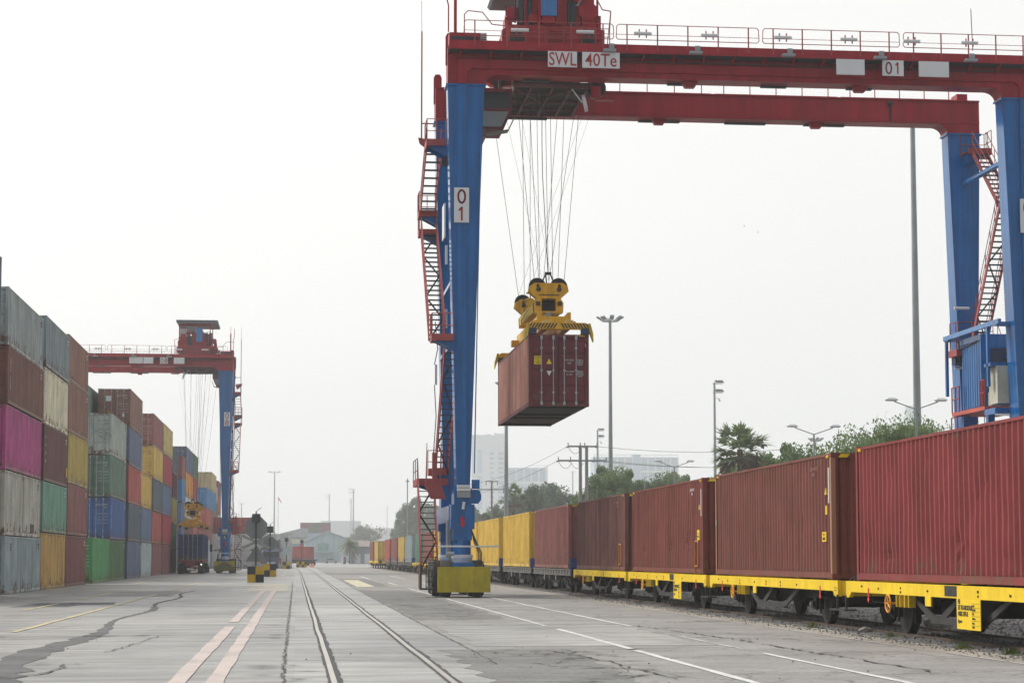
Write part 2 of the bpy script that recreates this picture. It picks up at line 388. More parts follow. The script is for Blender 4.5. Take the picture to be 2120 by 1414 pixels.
crack([(3.1, 57), (5.6, 57.6)], .12, .08, .3, 17, 6); crack([(3.4, 68), (4.6, 62), (5.2, 58)], .10, .12, .3, 18, 14)
crack([(-.1, 31.5), (3.0, 31.6)], .03, .02, .4, 41); crack([(-8, 84), (3, 84.5)], .10, .1, .5, 42, 3)
crack([(-11, 66), (-8.6, 69), (-7.6, 73)], .30, .2, .4, 43, 8); crack([(-12, 97), (-3, 97.6)], .14, .1, .5, 44)
rr = random.Random(77)
for k in range(26):
    x = rr.uniform(3.2, 5.3); y = rr.choice((rr.uniform(25, 34), rr.uniform(53, 80))); x = min(x, 4.7) if y < 36 else x
    crack([(x, y), (x+rr.uniform(-.25, .35), y+rr.uniform(-1.2, 1.2)), (x+rr.uniform(-.5, .5), y+rr.uniform(-1.5, 1.5))], .055, .05, .2, 100+k, 3)

# little litter and pebbles on the concrete
pb = MB(); rr = random.Random(5)
for k in range(60):
    y = 24+60*rr.random()**1.8; x = rr.uniform(-8, 9); s = rr.uniform(.006, .016)
    pb.hexa((x-s, x+s, y-s, y+s, .012), (x-s*.5, x+s*.4, y-s*.5, y+s*.4, .012+s*1.1))
o = pb.build('pebbles', M('pebble grey', (.07, .065, .06), .9)); o['kind'] = 'stuff'; o['label'] = 'small dark pebbles scattered over the yard'

# gravel bed under and behind the train
gravel_m = ground_mat('grey ballast', (.12, .116, .115), 'asphalt')
gb = MB(); rr = random.Random(9)
xs = [11.55 + i*.3 for i in range(62)]; ys = [20 + j*.55 for j in range(560)]
for j, y in enumerate(ys):
    for i, x in enumerate(xs): gb.v.append((x+rr.uniform(-.1, .1) if i else x, y, (.0 if i == 0 else rr.uniform(.0, .035))+(.004 if i else 0)))
nx = len(xs)
for j in range(len(ys)-1):
    for i in range(nx-1): gb.f.append((j*nx+i, j*nx+i+1, (j+1)*nx+i+1, (j+1)*nx+i))
for k in range(9000):
    y = 24 + 70*rr.random()**1.7; x = 11.7 + 8.5*rr.random(); s = rr.uniform(.02, .055); z = .015
    a = rr.random()*3; ca, sa = math.cos(a)*s, math.sin(a)*s
    o = len(gb.v); gb.v += [(x-ca, y-sa, z), (x+sa, y-ca, z), (x+ca, y+sa, z), (x-sa, y+ca, z), (x+rr.uniform(-s, s)*.4, y+rr.uniform(-s, s)*.4, z+s*rr.uniform(.7, 1.3))]
    gb.f += [(o, o+1, o+4), (o+1, o+2, o+4), (o+2, o+3, o+4), (o+3, o, o+4)]
for k in range(1500):           # spilled chippings on the verge edge
    y = 24 + 60*rr.random()**1.5; x = 11.65 - abs(rr.gauss(0, .28)); s = rr.uniform(.008, .025)
    o = len(gb.v); gb.v += [(x-s, y-s, .013), (x+s, y-s, .013), (x+s, y+s, .013), (x-s, y+s, .013), (x, y, .013+s)]
    gb.f += [(o, o+1, o+4), (o+1, o+2, o+4), (o+2, o+3, o+4), (o+3, o, o+4)]
o = gb.build('gravel', gravel_m, recalc=False); o['kind'] = 'stuff'; o['label'] = 'grey track ballast under the train'
stone_m = M('pale boulder', (.26, .24, .22), .9, var=.3, bump=.5)
def rock(x, y, s, label):
    mb = MB(); rr = random.Random(int(x*31+y)); n = 9; vs = []; 
    for k, (h, rad) in enumerate(((-.1, .8), (.25, 1.0), (.6, .8), (.85, .35))):
        for i in range(n):
            t = 2*math.pi*i/n; q = rad*rr.uniform(.8, 1.15)*s; vs.append((math.cos(t)*q*1.3, math.sin(t)*q, h*s*rr.uniform(.9, 1.1)))
    fs = [(k*n+i, k*n+(i+1) % n, (k+1)*n+(i+1) % n, (k+1)*n+i) for k in range(3) for i in range(n)] + [tuple(range(3*n, 4*n))]
    mb.add(vs, fs); tag(mb.build('boulder', stone_m, None, (x, y, .04), recalc=True), label, 'boulder')
rock(14.6, 44.4, .26, 'round grey boulder lying on the gravel behind the wheel of the second yellow wagon')
rock(12.0, 41.3, .12, 'small flat stone beside the rail near the orange handwheel')
# grass tufts by the rail
grass_m = M('dry green grass', (.13, .17, .03), .8, var=.4, scale=4)
for k, (gx, gy, ng, lb) in enumerate(((11.75, 32.0, 90, 'bright green grass tuft by the rail, nearer of the two big tufts'), (11.7, 34.2, 60, 'green grass tuft by the rail under the hanging yellow sign'), (11.8, 45.0, 60, 'low yellow green grass tuft beside the rail below the second wagon'), (11.85, 39.0, 30, 'thin sparse grass tuft beside the rail at the orange handwheel'))):
    mb = MB(); rr = random.Random(k+60); mb.add([(.16*math.cos(i*.7), .32*math.sin(i*.7), .002) for i in range(9)], [tuple(range(9))])
    for i in range(ng):
        a = rr.random()*6.28; d = rr.random()*.16; x, y = math.cos(a)*d, math.sin(a)*d*2; h = rr.uniform(.05, .17); lx, ly = rr.uniform(-.06, .06), rr.uniform(-.06, .06)
        o = len(mb.v); mb.v += [(x-.006, y, 0), (x+.006, y, 0), (x+lx, y+ly, h)]; mb.f.append((o, o+1, o+2))
    tag(mb.build('grass_tuft', grass_m, None, (gx, gy, .02), recalc=False), lb, 'grass')

# rails
def bent(y): return 0 if y < 210 else -((y-210)/60)**2*.25
def rail_obj(x, y0, y1, parent, mtop, mside, zt, w=.07, wob=0.0, side=True, gap=None):
    n = int((y1-y0)/4); mb = MB(); sb = MB(); rr = random.Random(int(x*10))
    pts = [(x + bent(y0+(y1-y0)*i/n) + rr.uniform(-wob, wob), y0+(y1-y0)*i/n) for i in range(n+1)]
    for (a, ya), (b, yb) in zip(pts, pts[1:]):
        mb.add([(a-w/2, ya, zt), (a+w/2, ya, zt), (b+w/2, yb, zt), (b-w/2, yb, zt)], [(0,1,2,3)])
        if side:
            for q in (-1, 1): mb.add([(a+q*w/2, ya, zt), (b+q*w/2, yb, zt), (b+q*w/2, yb, .0), (a+q*w/2, ya, .0)], [(0,1,2,3)])
    r = mb.build('rail', mtop, parent, recalc=False)
    if gap:
        for q, g, ms in ((1, gap, MATS['crack shadow tar']), (-1, gap*.55, MATS['crack shadow tar'])):
            mb = MB(); rr = random.Random(int(x*10)+q)
            for i, ((a, ya), (b, yb)) in enumerate(zip(pts, pts[1:])):
                for k in range(6):
                    t0, t1 = k/6, (k+1)/6; g0 = g*rr.uniform(.75, 1.25)
                    xa, xb = a+(b-a)*t0+q*w/2, a+(b-a)*t1+q*w/2; y0_, y1_ = ya+(yb-ya)*t0, ya+(yb-ya)*t1
                    mb.add([(xa, y0_, .0135), (xb, y1_, .0135), (xb+q*g0, y1_, .0135), (xa+q*g0, y0_, .0135)], [(0,1,2,3)])
            mb.build('flange_groove', ms, parent, recalc=False)
tk = thing('railway_track', 'pair of shiny rails sunk flush in the pale concrete strip', 'railway track', (0, 0, 0))
rail_obj(.50, 20, 334, tk, rail_top, rail_top, .022, .072, .012, gap=.075); rail_obj(2.02, 20, 334, tk, rail_top, rail_top, .022, .072, .012, gap=.075)
tk2 = thing('railway_track', 'brown rusty rails on gravel under the container train', 'railway track', (0, 0, 0))
for x in (12.36, 13.87):
    mb = MB(); mb.box(x-.036, x+.036, 18, 330, .035, .07); mb.box(x-.07, x+.07, 18, 330, .0, .034)
    mb.build('rail', rail_rust, tk2)

# ------------------------------------------------------------------ containers
CW = 1.219
CMESH = {}
def corr_wall(L, Hh, sgn, dent=0, seed=1, pitch=.278):
    """one trapezoid-corrugated long side, with real dents if asked"""
    y0, y1 = -L/2+.16, L/2-.16; z0, z1 = .165, Hh-.075; n = max(1, round((y1-y0)/pitch)); p = (y1-y0)/n
    xo, xi = CW-.012, CW-.062; prof = []
    for i in range(n):
        y = y0+i*p; prof += [(y, xi), (y+p*.25, xi), (y+p*.5, xo), (y+p*.75, xo)]
    prof.append((y1, xi)); zs = [z0, z1]
    rr = random.Random(seed); dents = []
    if dent:
        zs = [z0+(z1-z0)*k/26 for k in range(27)]
        for k in range(dent):
            dents.append((rr.uniform(y0+.5, y1-.5), z0+abs(rr.gauss(0, .7))+.1 if rr.random() < .6 else rr.uniform(z0, z1-.3), rr.uniform(.12, .5), rr.uniform(.1, .45), rr.uniform(.006, .022)))
    mb = MB(); m = len(prof)
    for z in zs:
        for y, x in prof:
            d = 0
            for dy, dz, wy, wz, a in dents: d += a*math.exp(-((y-dy)/wy)**2-((z-dz)/wz)**2)
            if dents: d += .002*math.sin(y*1.1+z*1.7)+.0015*math.sin(y*3.1-z*2)
            mb.v.append((sgn*(x-d), y + (d*rr.uniform(-.5, .5) if dents else 0), z))
    for k in range(len(zs)-1):
        for i in range(m-1):
            q = (k*m+i, k*m+i+1, (k+1)*m+i+1, (k+1)*m+i); mb.f.append(q if sgn > 0 else q[::-1])
    return mb
def cframe(L, Hh):
    mb = MB(); y = L/2
    for s in (-1, 1):
        a, b = (CW-.055, CW) if s > 0 else (-CW, -CW+.055)
        mb.box(a, b, -y+.18, y-.18, .0 if L < 7 else .02, .16); mb.box(a, b, -y+.18, y-.18, Hh-.075, Hh-.02)
        for e in (-1, 1):
            x0, x1 = (CW-.15, CW-.004) if s > 0 else (-CW+.004, -CW+.15); ya, yb = (y-.13, y-.004) if e > 0 else (-y+.004, -y+.13)
            mb.box(x0, x1, ya, yb, .12, Hh-.12)
            x0, x1 = (CW-.165, CW) if s > 0 else (-CW, -CW+.165); ya, yb = (y-.18, y) if e > 0 else (-y, -y+.18)
            mb.box(x0, x1, ya, yb, 0, .12); mb.box(x0, x1, ya, yb, Hh-.12, Hh)
    for e in (-1, 1):
        ya, yb = (y-.12, y-.01) if e > 0 else (-y+.01, -y+.12)
        mb.box(-CW+.165, CW-.165, ya, yb, Hh-.12, Hh-.01); mb.box(-CW+.165, CW-.165, ya, yb, .01, .13)
    return mb
def cend(L, Hh, sgn):     # corrugated front wall
    y = L/2-.03; mb = MB(); n = 9; w = 2*(CW-.15)/n; pr = []
    for i in range(n):
        x = -CW+.15+i*w; pr += [(x, y-.045), (x+w*.2, y-.045), (x+w*.4, y), (x+w*.8, y)]
    pr.append((CW-.15, y-.045)); m = len(pr)
    for z in (.13, Hh-.12):
        for x, yy in pr: mb.v.append((x, sgn*yy, z))
    for i in range(m-1):
        q = (i, i+1, m+i+1, m+i); mb.f.append(q if sgn < 0 else q[::-1])
    return mb
def cdoor(L, Hh, s):      # one leaf, hinged at x = s*(CW-.15); face towards -Y
    y = -L/2+.055; mb = MB(); x0, x1 = (.012, CW-.155) if s > 0 else (-CW+.155, -.012)
    z0, z1 = .14, Hh-.13; mb.box(x0, x1, y, y+.03, z0, z1)
    nb = 4
    for k in range(nb):   # raised pressed panels
        a = z0+.06+(z1-z0-.06)*k/nb; b = a+(z1-z0-.06)/nb-.10
        mb.hexa((x0+.06, x1-.06, y-.001, y+.005, a), (x0+.06, x1-.06, y-.001, y+.005, b)); 
        mb.prism([(y-.001, a), (y-.028, a+.03), (y-.028, b-.03), (y-.001, b)], 'x', x0+.05, x1-.05)
    for k in range(5):    # hinges
        z = z0+.15+k*(z1-z0-.3)/4; xa = x1 if s > 0 else x0; mb.box(xa-.05, xa+.05, y-.035, y-.002, z-.05, z+.05)
    return mb
def cbar(L, Hh):
    y = -L/2+.0; mb = MB(); z0, z1 = .06, Hh-.06
    mb.tube((0, y, z0), (0, y, z1), .019, 6)
    for z in (z0+.06, z0+.5, Hh*.5, z1-.5, z1-.06): mb.box(-.045, .045, y-.025, y+.03, z-.035, z+.035)
    mb.box(-.045, .045, y-.03, y+.03, z0, z0+.14); mb.box(-.045, .045, y-.03, y+.03, z1-.16, z1)
    return mb
bar_m = M('galvanised locking bar', (.40, .43, .46), .5, .2, var=.2)
floor_m = M('container floor dark', (.012, .012, .015), .8)
TRAINC = ('crimson', 'chestnut', 'russet', 'smeared brown', 'signal yellow', 'wine')
def cmat(key):
    rgb, k, st, ru = CCOL[key]; g_ = sum(rgb)/3; rgb = tuple(v+(g_-v)*((.22 if key in ('magenta', 'bright green', 'sky blue', 'coral red') else .10) if key not in TRAINC else .04) for v in rgb); k *= 1 if key in TRAINC else 1.32; st = min(.5, st*1.35); ru = ru*1.25
    return P('container '+key, rgb, k, rough=.55, spec=.22, edge=.8 if key not in TRAINC else .55, var=.26, streak=st, rust=ru, fine=.06)
CCOL = {  # sRGB look, gain, streak, rust
 'weathered grey': ((142, 152, 152), 1.15, .24, .42), 'pale stone grey': ((172, 172, 160), 1.15, .22, .34), 'magenta': ((172, 62, 124), 1.2, .14, .15),
 'dull brown': ((112, 74, 62), 1.2, .22, .3), 'pale blue grey': ((146, 162, 166), 1.1, .22, .4), 'ochre yellow': ((186, 150, 84), 1.1, .28, .35),
 'sage green': ((106, 148, 130), 1.15, .2, .28), 'dark maroon': ((98, 64, 62), 1.2, .16, .2), 'cream': ((206, 198, 172), 1.1, .2, .3), 'slate blue grey': ((120, 134, 138), 1.15, .24, .35),
 'maroon': ((116, 72, 72), 1.15, .16, .2), 'olive yellow': ((166, 148, 76), 1.1, .14, .15), 'dusty brown': ((132, 94, 82), 1.15, .24, .25), 'bright green': ((74, 150, 92), 1.1, .2, .25),
 'moss green': ((76, 108, 74), 1.15, .14, .15), 'royal blue': ((62, 92, 150), 1.1, .14, .12), 'grey green': ((92, 116, 106), 1.15, .2, .3), 'silver grey': ((150, 160, 156), 1.15, .24, .25),
 'navy grey': ((88, 100, 128), 1.15, .14, .15), 'dark slate': ((86, 96, 108), 1.15, .16, .15), 'brick red': ((168, 84, 76), 1.1, .16, .2), 'steel blue': ((92, 112, 142), 1.1, .16, .15),
 'plum brown': ((130, 84, 84), 1.1, .14, .15), 'ice grey': ((156, 170, 176), 1.1, .14, .2), 'mustard': ((196, 164, 82), 1.1, .14, .15), 'ruby red': ((156, 58, 70), 1.1, .1, .1),
 'orange': ((206, 140, 50), 1.15, .12, .1), 'leaf green': ((70, 112, 84), 1.1, .1, .1), 'coral red': ((178, 84, 70), 1.1, .12, .15), 'tan': ((176, 156, 114), 1.1, .12, .2),
 'sky blue': ((62, 120, 176), 1.1, .12, .15), 'navy': ((36, 52, 92), 1.2, .1, .1), 'khaki': ((186, 168, 104), 1.1, .12, .12), 'white': ((196, 202, 204), 1.1, .1, .2),
 'crimson': ((128, 54, 54), 1.25, .1, .16), 'chestnut': ((114, 64, 56), 1.35, .16, .22), 'russet': ((118, 62, 54), 1.35, .18, .24), 'smeared brown': ((116, 76, 70), 1.35, .45, .22),
 'rose brown': ((130, 80, 76), 1.3, .16, .24), 'signal yellow': ((222, 186, 82), 1.15, .06, .06), 'rust brown': ((122, 78, 70), 1.4, .26, .3), 'dark green': ((40, 66, 62), 1.2, .12, .15), 'wine': ((104, 46, 52), 1.25, .12, .12)}
SHARED = {}
def sm(key, fn, mat):
    k = (key, mat.name)
    if k not in SHARED: SHARED[k] = fn().mesh(key[0], mat, recalc=False)
    return SHARED[k]
def container(label, color, loc, L=12.19, Hh=2.9, door=True, bars=True, group=None, dent=0, rz=0.0, frame=None, far=False):
    """origin at the middle of the underside; the door end looks towards -Y"""
    m = cmat(color); o = thing('shipping_container', label, 'container', loc, rz, group)
    L = round(L*5)/5 if not dent else L; Hh = round(Hh, 2)
    for s in (-1, 1):
        if dent and s < 0: put('side_wall', corr_wall(L, Hh, s, dent, int(loc[1]*7)).mesh('side_wall', m, recalc=False), o)
        else: put('side_wall', sm(('side_wall', L, Hh, s), lambda: corr_wall(L, Hh, s), m), o)
    put('frame', sm(('frame', L, Hh), lambda: cframe(L, Hh), cmat(frame) if frame else m), o)
    put('end_wall', sm(('end_wall', L, Hh, 1), lambda: cend(L, Hh, 1), m), o)
    def roof():
        mb = MB(); mb.box(-CW+.05, CW-.05, -L/2+.11, L/2-.11, Hh-.045, Hh-.03); return mb
    put('roof', sm(('roof', L, Hh), roof, m), o)
    def floor():
        mb = MB(); mb.box(-CW+.05, CW-.05, -L/2+.11, L/2-.11, .04, .12); return mb
    put('floor', sm(('floor', L, Hh), floor, floor_m), o)
    if not door: put('end_wall', sm(('end_wall', L, Hh, -1), lambda: cend(L, Hh, -1), m), o); return o
    for s in (-1, 1):
        d = put('door', sm(('door', L, Hh, s), lambda: cdoor(L, Hh, s), m), o)
        if bars:
            for x in (.24, .72): put('locking_bar', sm(('locking_bar', L, Hh), lambda: cbar(L, Hh), bar_m), d, (s*x-(0.02 if s > 0 else -.02), 0, 0))
    return o
def door_marks(o, L, Hh, mat, full=True, seed=1):
    rr = random.Random(seed); y = -L/2+.021
    text(rr.choice('ABCEGHKMT')+rr.choice('ABCLMRST')+'CU  %06d %d' % (rr.randrange(10**6), rr.randrange(10)), .13, mat, o, (.62, y, Hh-.52), FACE_CAM, .8)
    text('45G1', .13, mat, o, (.86, y, Hh-.72), FACE_CAM, .8)
    if full:
        for k, (a, b) in enumerate((('MAX GROSS', '30480 KG'), ('TARE', '3940 KG'), ('PAYLOAD', '26540 KG'), ('CU. CAP', '76.4 CU.M'))):
            text(a, .085, mat, o, (.46, y, Hh*.60-.21*k), FACE_CAM, .8); text(b, .085, mat, o, (.88, y, Hh*.60-.21*k), FACE_CAM, .8)

ORD = {1: 'bottom', 2: 'second from the ground', 3: 'third from the ground', 4: 'fourth from the ground', 5: 'fifth from the ground'}
XF = -12.6                                                # face of the left hand stacks
NEAR = {0: 'in the stack cut off by the left edge', 1: 'in the nearest full stack at left', 2: 'in the second nearest stack at left', 3: 'in the stack just behind the cream container', 5: 'in the stack with the royal blue door end',
        6: 'in the stack topped by the tall maroon door end', 7: 'in the low stack capped in mustard', 8: 'in the stack with one mustard door end', 9: 'in the khaki topped stack', 10: 'in the narrow stack before the truck',
        11: 'in the narrow stack beside the truck', 12: 'in the stack with the orange box, behind the far spreader', 13: 'in the green topped stack behind the far spreader', 14: 'in the stack with the sky blue door end', 15: 'in the tan topped stack by the far crane leg', 16: 'in the slim grey stack beside the far crane leg', 17: 'in the red stack behind the far crane leg', 4: 'standing alone on the ground between the tall stacks', 20: 'in the second row, hidden behind the maroon door end'}
G_LEFT = 'containers in the stacked rows on the left'
S, HC = 2.56, 2.86
STACKS = [  # bay, y0, y1, [(colour, height)...] from the ground
 (0, 74.0, 86.2, [('dark slate', HC), ('dark maroon', HC), ('dark slate', HC), ('dark maroon', HC), ('dark slate', HC)], 0),
 (1, 88.75, 100.9, [('pale blue grey', S), ('pale stone grey', HC), ('magenta', HC), ('dull brown', S), ('weathered grey', S)], 0),
 (2, 101.7, 112.2, [('ochre yellow', HC), ('sage green', S), ('dark maroon', HC), ('cream', HC), ('slate blue grey', S)], 0),
 (3, 112.9, 123.3, [('maroon', HC), ('plum brown', HC), ('olive yellow', HC), ('dusty brown', HC), ('dusty brown', S)], -.05),
 (4, 126.8, 137.8, [('bright green', HC)], 0),
 (5, 138.6, 150.7, [('moss green', HC), ('royal blue', HC), ('grey green', HC), ('silver grey', HC)], 0),
 (6, 152.9, 165.0, [('navy grey', HC), ('dark slate', HC), ('brick red', HC), ('navy grey', HC), ('dusty brown', HC)], 0),
 (7, 165.9, 177.6, [('ice grey', HC), ('steel blue', HC), ('mustard', HC)], 0),
 (8, 178.9, 191.2, [('plum brown', HC), ('brick red', HC), ('dark slate', HC), ('mustard', HC), ('rose brown', HC)], 0),
 (9, 191.8, 205.5, [('maroon', HC), ('ruby red', HC), ('steel blue', HC), ('ruby red', HC), ('khaki', HC)], 0),
 (10, 207.4, 214.6, [('dark green', S), ('moss green', S), ('olive yellow', S), ('wine', S), ('dark slate', S)], 0),
 (11, 223.8, 230.4, [('dark slate', S), ('navy grey', S), ('steel blue', S), ('sky blue', S), ('rose brown', S)], 0),
 (12, 231.7, 247.4, [('dark slate', HC), ('maroon', HC), ('white', HC), ('orange', HC), ('navy grey', HC)], 0),
 (13, 248.0, 258.4, [('maroon', HC), ('coral red', HC), ('orange', HC), ('ruby red', HC), ('leaf green', HC)], 0),
 (14, 285.0, 300.6, [('cream', HC), ('rose brown', HC), ('brick red', HC), ('sky blue', HC)], 0),
 (15, 301.0, 318.6, [('steel blue', HC), ('plum brown', HC), ('rose brown', HC), ('sky blue', HC), ('tan', HC)], 0),
 (16, 319.2, 326.6, [('silver grey', S), ('sage green', S), ('cream', S), ('grey green', S), ('silver grey', S)], 0),
 (17, 327.2, 339.0, [('brick red', HC), ('coral red', HC), ('khaki', HC), ('coral red', HC), ('crimson', S)], 0),
 (20, 149.5, 161.6, [('moss green', HC), ('maroon', HC), ('dark slate', HC), ('steel blue', HC), ('grey green', HC)], -2.85)]
DOOR_ONLY = {}
for bay, y0, y1, boxes, dx in STACKS:
    z = 0.0; rr = random.Random(bay*13+2)
    for k, (colr, h) in enumerate(boxes):
        lvl = 'topmost' if k == len(boxes)-1 else ORD[k+1]
        if bay == 4: lb = 'bright green container, one high, ' + NEAR[4]
        else: lb = '%s container, %s %s' % (colr, lvl, NEAR[bay])
        lb = ' '.join(lb.split()[:16])
        jit = rr.uniform(-.04, .04); yj = rr.uniform(-.06, .06)
        big = bay in (5, 6, 8, 4, 2, 1)
        c = container(lb, colr, (XF+dx-CW+jit, (y0+y1)/2+yj, z), round((y1-y0)*5)/5, h, door=True, bars=bay < 13, group=G_LEFT)
        L = round((y1-y0)*5)/5
        if bay in (5, 6, 8, 12, 4) or (bay in (9, 14)): door_marks(c, L, h, letter_white if colr not in ('mustard', 'silver grey') else letter_dark, bay < 9, bay*9+k)
        # side lettering the photograph shows as short pale rows
        if bay in (1, 2, 3, 5, 6, 9) and colr not in ('magenta', 'olive yellow', 'cream', 'ochre yellow'):
            lm = letter_white if colr not in ('pale stone grey', 'pale blue grey', 'weathered grey', 'silver grey') else letter_dark
            text('%06d\n22G1' % rr.randrange(10**6), .17, lm, c, (CW+.004, L/2-.95, h-.42), FACE_RIGHT, .8)
        z += h + .018
# marks on single boxes at left
def find(sub): return next(o for o in SC.objects if o.get('label', '').startswith(sub))
c = find('dull brown container, fourth from the ground in the nearest'); text('\n'.join('SKLU 1309'), .2, letter_white, c, (CW+.005, -5.4, 1.35), FACE_RIGHT, .9, line=.8)
c = find('dark maroon container, third from the ground in the second'); text('\n'.join('T G H U'), .2, letter_white, c, (CW+.005, -4.6, 1.6), FACE_RIGHT, .9)
mb = MB(); mb.box(CW-.012, CW+.004, 4.5, 4.95, .55, 1.05); mb.build('yellow_label', yel_box, c)
c = find('sage green container, second from the ground in the second'); text('\n'.join('TRIU 4071'), .19, letter_white, c, (CW+.005, -4.7, 1.3), FACE_RIGHT, .9, line=.8)
c = find('royal blue container'); text('\n'.join('MSKU 20114'), .2, letter_white, c, (CW+.005, -5.4, 1.5), FACE_RIGHT, 1, line=.8)
c = find('pale stone grey container, second'); mb = MB(); mb.box(CW-.04, CW+.002, 2.6, 3.9, .2, .62); mb.build('rusty_patch', rail_rust, c)
c = find('pale blue grey container, bottom'); text('E3', .5, P('faded lettering', (92, 116, 136), 1.0), c, (CW+.005, -4.3, 2.05), FACE_RIGHT, .9)
c = find('pale stone grey container, second'); mb = MB(); mb.box(CW-.03, CW+.003, -.02, .02, .17, 2.8); mb.build('side_seam', cmat('weathered grey'), c)
c = find('dusty brown container, topmost in the stack topped')
mb = MB(); mb.box(-.62, -.22, -6.135, -6.1, 1.9, 2.3); mb.build('white_placard', white_p, c)
mb = MB(); mb.prism([(-.46, 1.02), (-.28, 1.02), (-.37, 1.2)], 'y', -6.135, -6.1); mb.build('warning_triangle', yel_box, c)
mb = MB(); mb.box(.62, .78, -6.135, -6.1, .72, .98); mb.build('white_placard', white_p, c)

# ------------------------------------------------------------------ the train
XT = 11.9 + CW; ZD = 1.12
G_TR = 'containers riding on the train'
rr = random.Random(3)
TRAIN = [  # y near end, y far end, colour, wagon kind, label
 (29.35, 41.55, 'crimson', 'y', 'crimson dented container on the train, cut off by the right edge'),
 (43.55, 55.95, 'chestnut', 'y', 'chestnut brown container on the train with tan corner posts, second from the right'),
 (57.75, 70.05, 'russet', 'y', 'russet container with scraped side on the train, third from the right'),
 (71.85, 84.3, 'smeared brown', 'y', 'brown train container with wide dark smears down its side'),
 (87.0, 99.4, 'rose brown', 'g', 'faded rose brown train container next to the yellow ones'),
 (101.6, 114.4, 'signal yellow', 'g', 'yellow train container directly behind the rose brown one'),
 (117.2, 130.3, 'signal yellow', 'g', 'yellow train container second behind the rose brown one'),
 (131.9, 144.0, 'signal yellow', 'y', 'yellow train container mostly hidden by the blue crane leg'),
 (146.0, 158.1, 'rose brown', 'y', 'rose brown train container behind the crane tyres'),
 (160.3, 172.5, 'signal yellow', 'y', 'yellow train container wholly behind the crane stair'),
 (175.2, 187.8, 'rose brown', 'y', 'rose brown train container seen through the lower crane stair'),
 (194.0, 200.1, 'sage green', 'y', 'short pale green train container left of the crane stair'),
 (206.3, 219.0, 'pale blue grey', 'g', 'grey blue train container left of the crane, behind the pale green one'),
 (220.6, 233.2, 'mustard', 'g', 'mustard train container between the grey blue and the pink brown one'),
 (235.8, 249.4, 'rose brown', 'g', 'pink brown train container left of the mustard one'),
 (251.3, 264.6, 'brick red', 'g', 'faded brick red train container far down the line'),
 (281.5, 293.8, 'mustard', 'y', 'mustard train container with olive end, second from the far end'),
 (295.4, 308.0, 'rose brown', 'y', 'pink brown container, last one at the far end of the train')]
yel_lab = P('yellow container label', (240, 196, 20), 1.1)
haz_stripe = {}
def stripes(o, x0, x1, z0, z1, y, n, parent_name='hazard_stripes', flip=1, m=None):
    mb = MB(); w = (x1-x0)/(2*n); h = z1-z0
    for i in range(n):
        x = x0+2*i*w; mb.prism([(x, z0), (x+w, z0), (min(x1, x+w+flip*h*.8), z1), (min(x1, x+flip*h*.8), z1)], 'y', y-.004, y+.01)
    return mb.build(parent_name, m or yel_lab, o)
TC = []
for k, (y0, y1, colr, wk, lb) in enumerate(TRAIN):
    frame = {1: None}.get(k)
    c = container(lb, colr, (XT + bent((y0+y1)/2) + rr.uniform(-.02, .02), (y0+y1)/2, ZD), y1-y0, 2.83, door=(k in (5, 6, 14)), bars=True, group=G_TR, dent=(26, 8, 22, 12, 8)[k] if k < 5 else 0)
    TC.append(c); L = y1-y0
    if k < 6:
        st = MB()
        for s in (-1, 1):
            for q in range(2): st.prism([(s*(L/2-.42+q*.1), 2.72), (s*(L/2-.36+q*.1), 2.72), (s*(L/2-.32+q*.1), 2.78), (s*(L/2-.38+q*.1), 2.78)], 'x', -CW-.004, -CW+.02)
        st.build('corner_mark', yel_lab, c)
        stripes(c, -CW+.17, CW-.17, 2.72, 2.8, -L/2+.006, 5)
def lettersL(c, body, size, y, z, m=letter_dark, xs=.8): return text(body, size, m, c, (-CW-.006, y, z), FACE_LEFT, xs)
for k, yy, zz, w, h in ((1, -5.55, .95, .32, .22), (2, -5.5, 1.15, .32, .3), (1, -5.75, 1.55, .12, .2)):
    mb = MB(); mb.box(-CW-.003, -CW+.03, yy-w/2, yy+w/2, zz-h/2, zz+h/2); p = mb.build('yellow_label', yel_lab, TC[k])
    if w > .2: text("9'6\nHIGH", .09, letter_dark, p, (-CW-.006, yy, zz), FACE_LEFT, .8)
for k in (1, 2):
    mb = MB(); L = TRAIN[k][1]-TRAIN[k][0]; mb.prism([(-L/2+.42, 1.9), (-L/2+.56, 1.9), (-L/2+.49, 2.05)], 'x', -CW-.003, -CW+.03); mb.build('warning_triangle', yel_lab, TC[k])
    mb = MB(); mb.box(-CW-.002, -CW+.03, -L/2+.2, -L/2+.26, 1.7, 2.5); mb.build('paper_label', letter_white, TC[k])
tan_post = P('tan corner post', (150, 110, 84), 1.1, var=.3)
mb = MB()
for e in (-1, 1): mb.box(-CW-.002, -CW+.1, e*6.2-(.13 if e > 0 else 0), e*6.2+(.13 if e < 0 else 0), .12, 2.71)
mb.build('corner_post', tan_post, TC[1])
mb = MB(); mb.box(-CW-.003, -CW+.005, 6.09, 6.16, 1.4, 1.55); mb.build('mint_sticker', P('mint sticker', (120, 190, 150)), TC[1])
# white number rows the photo shows by the near corner posts
for k in (0, 1, 2, 3): lettersL(TC[k], 'GESU  4%d1 %d3\n45G1' % (k+3, 70+k), .12, -TRAIN[k][1]/2+TRAIN[k][0]/2+1.5, 2.45, P('faded white lettering', (150, 110, 106), 1.2) if k != 2 else letter_white)

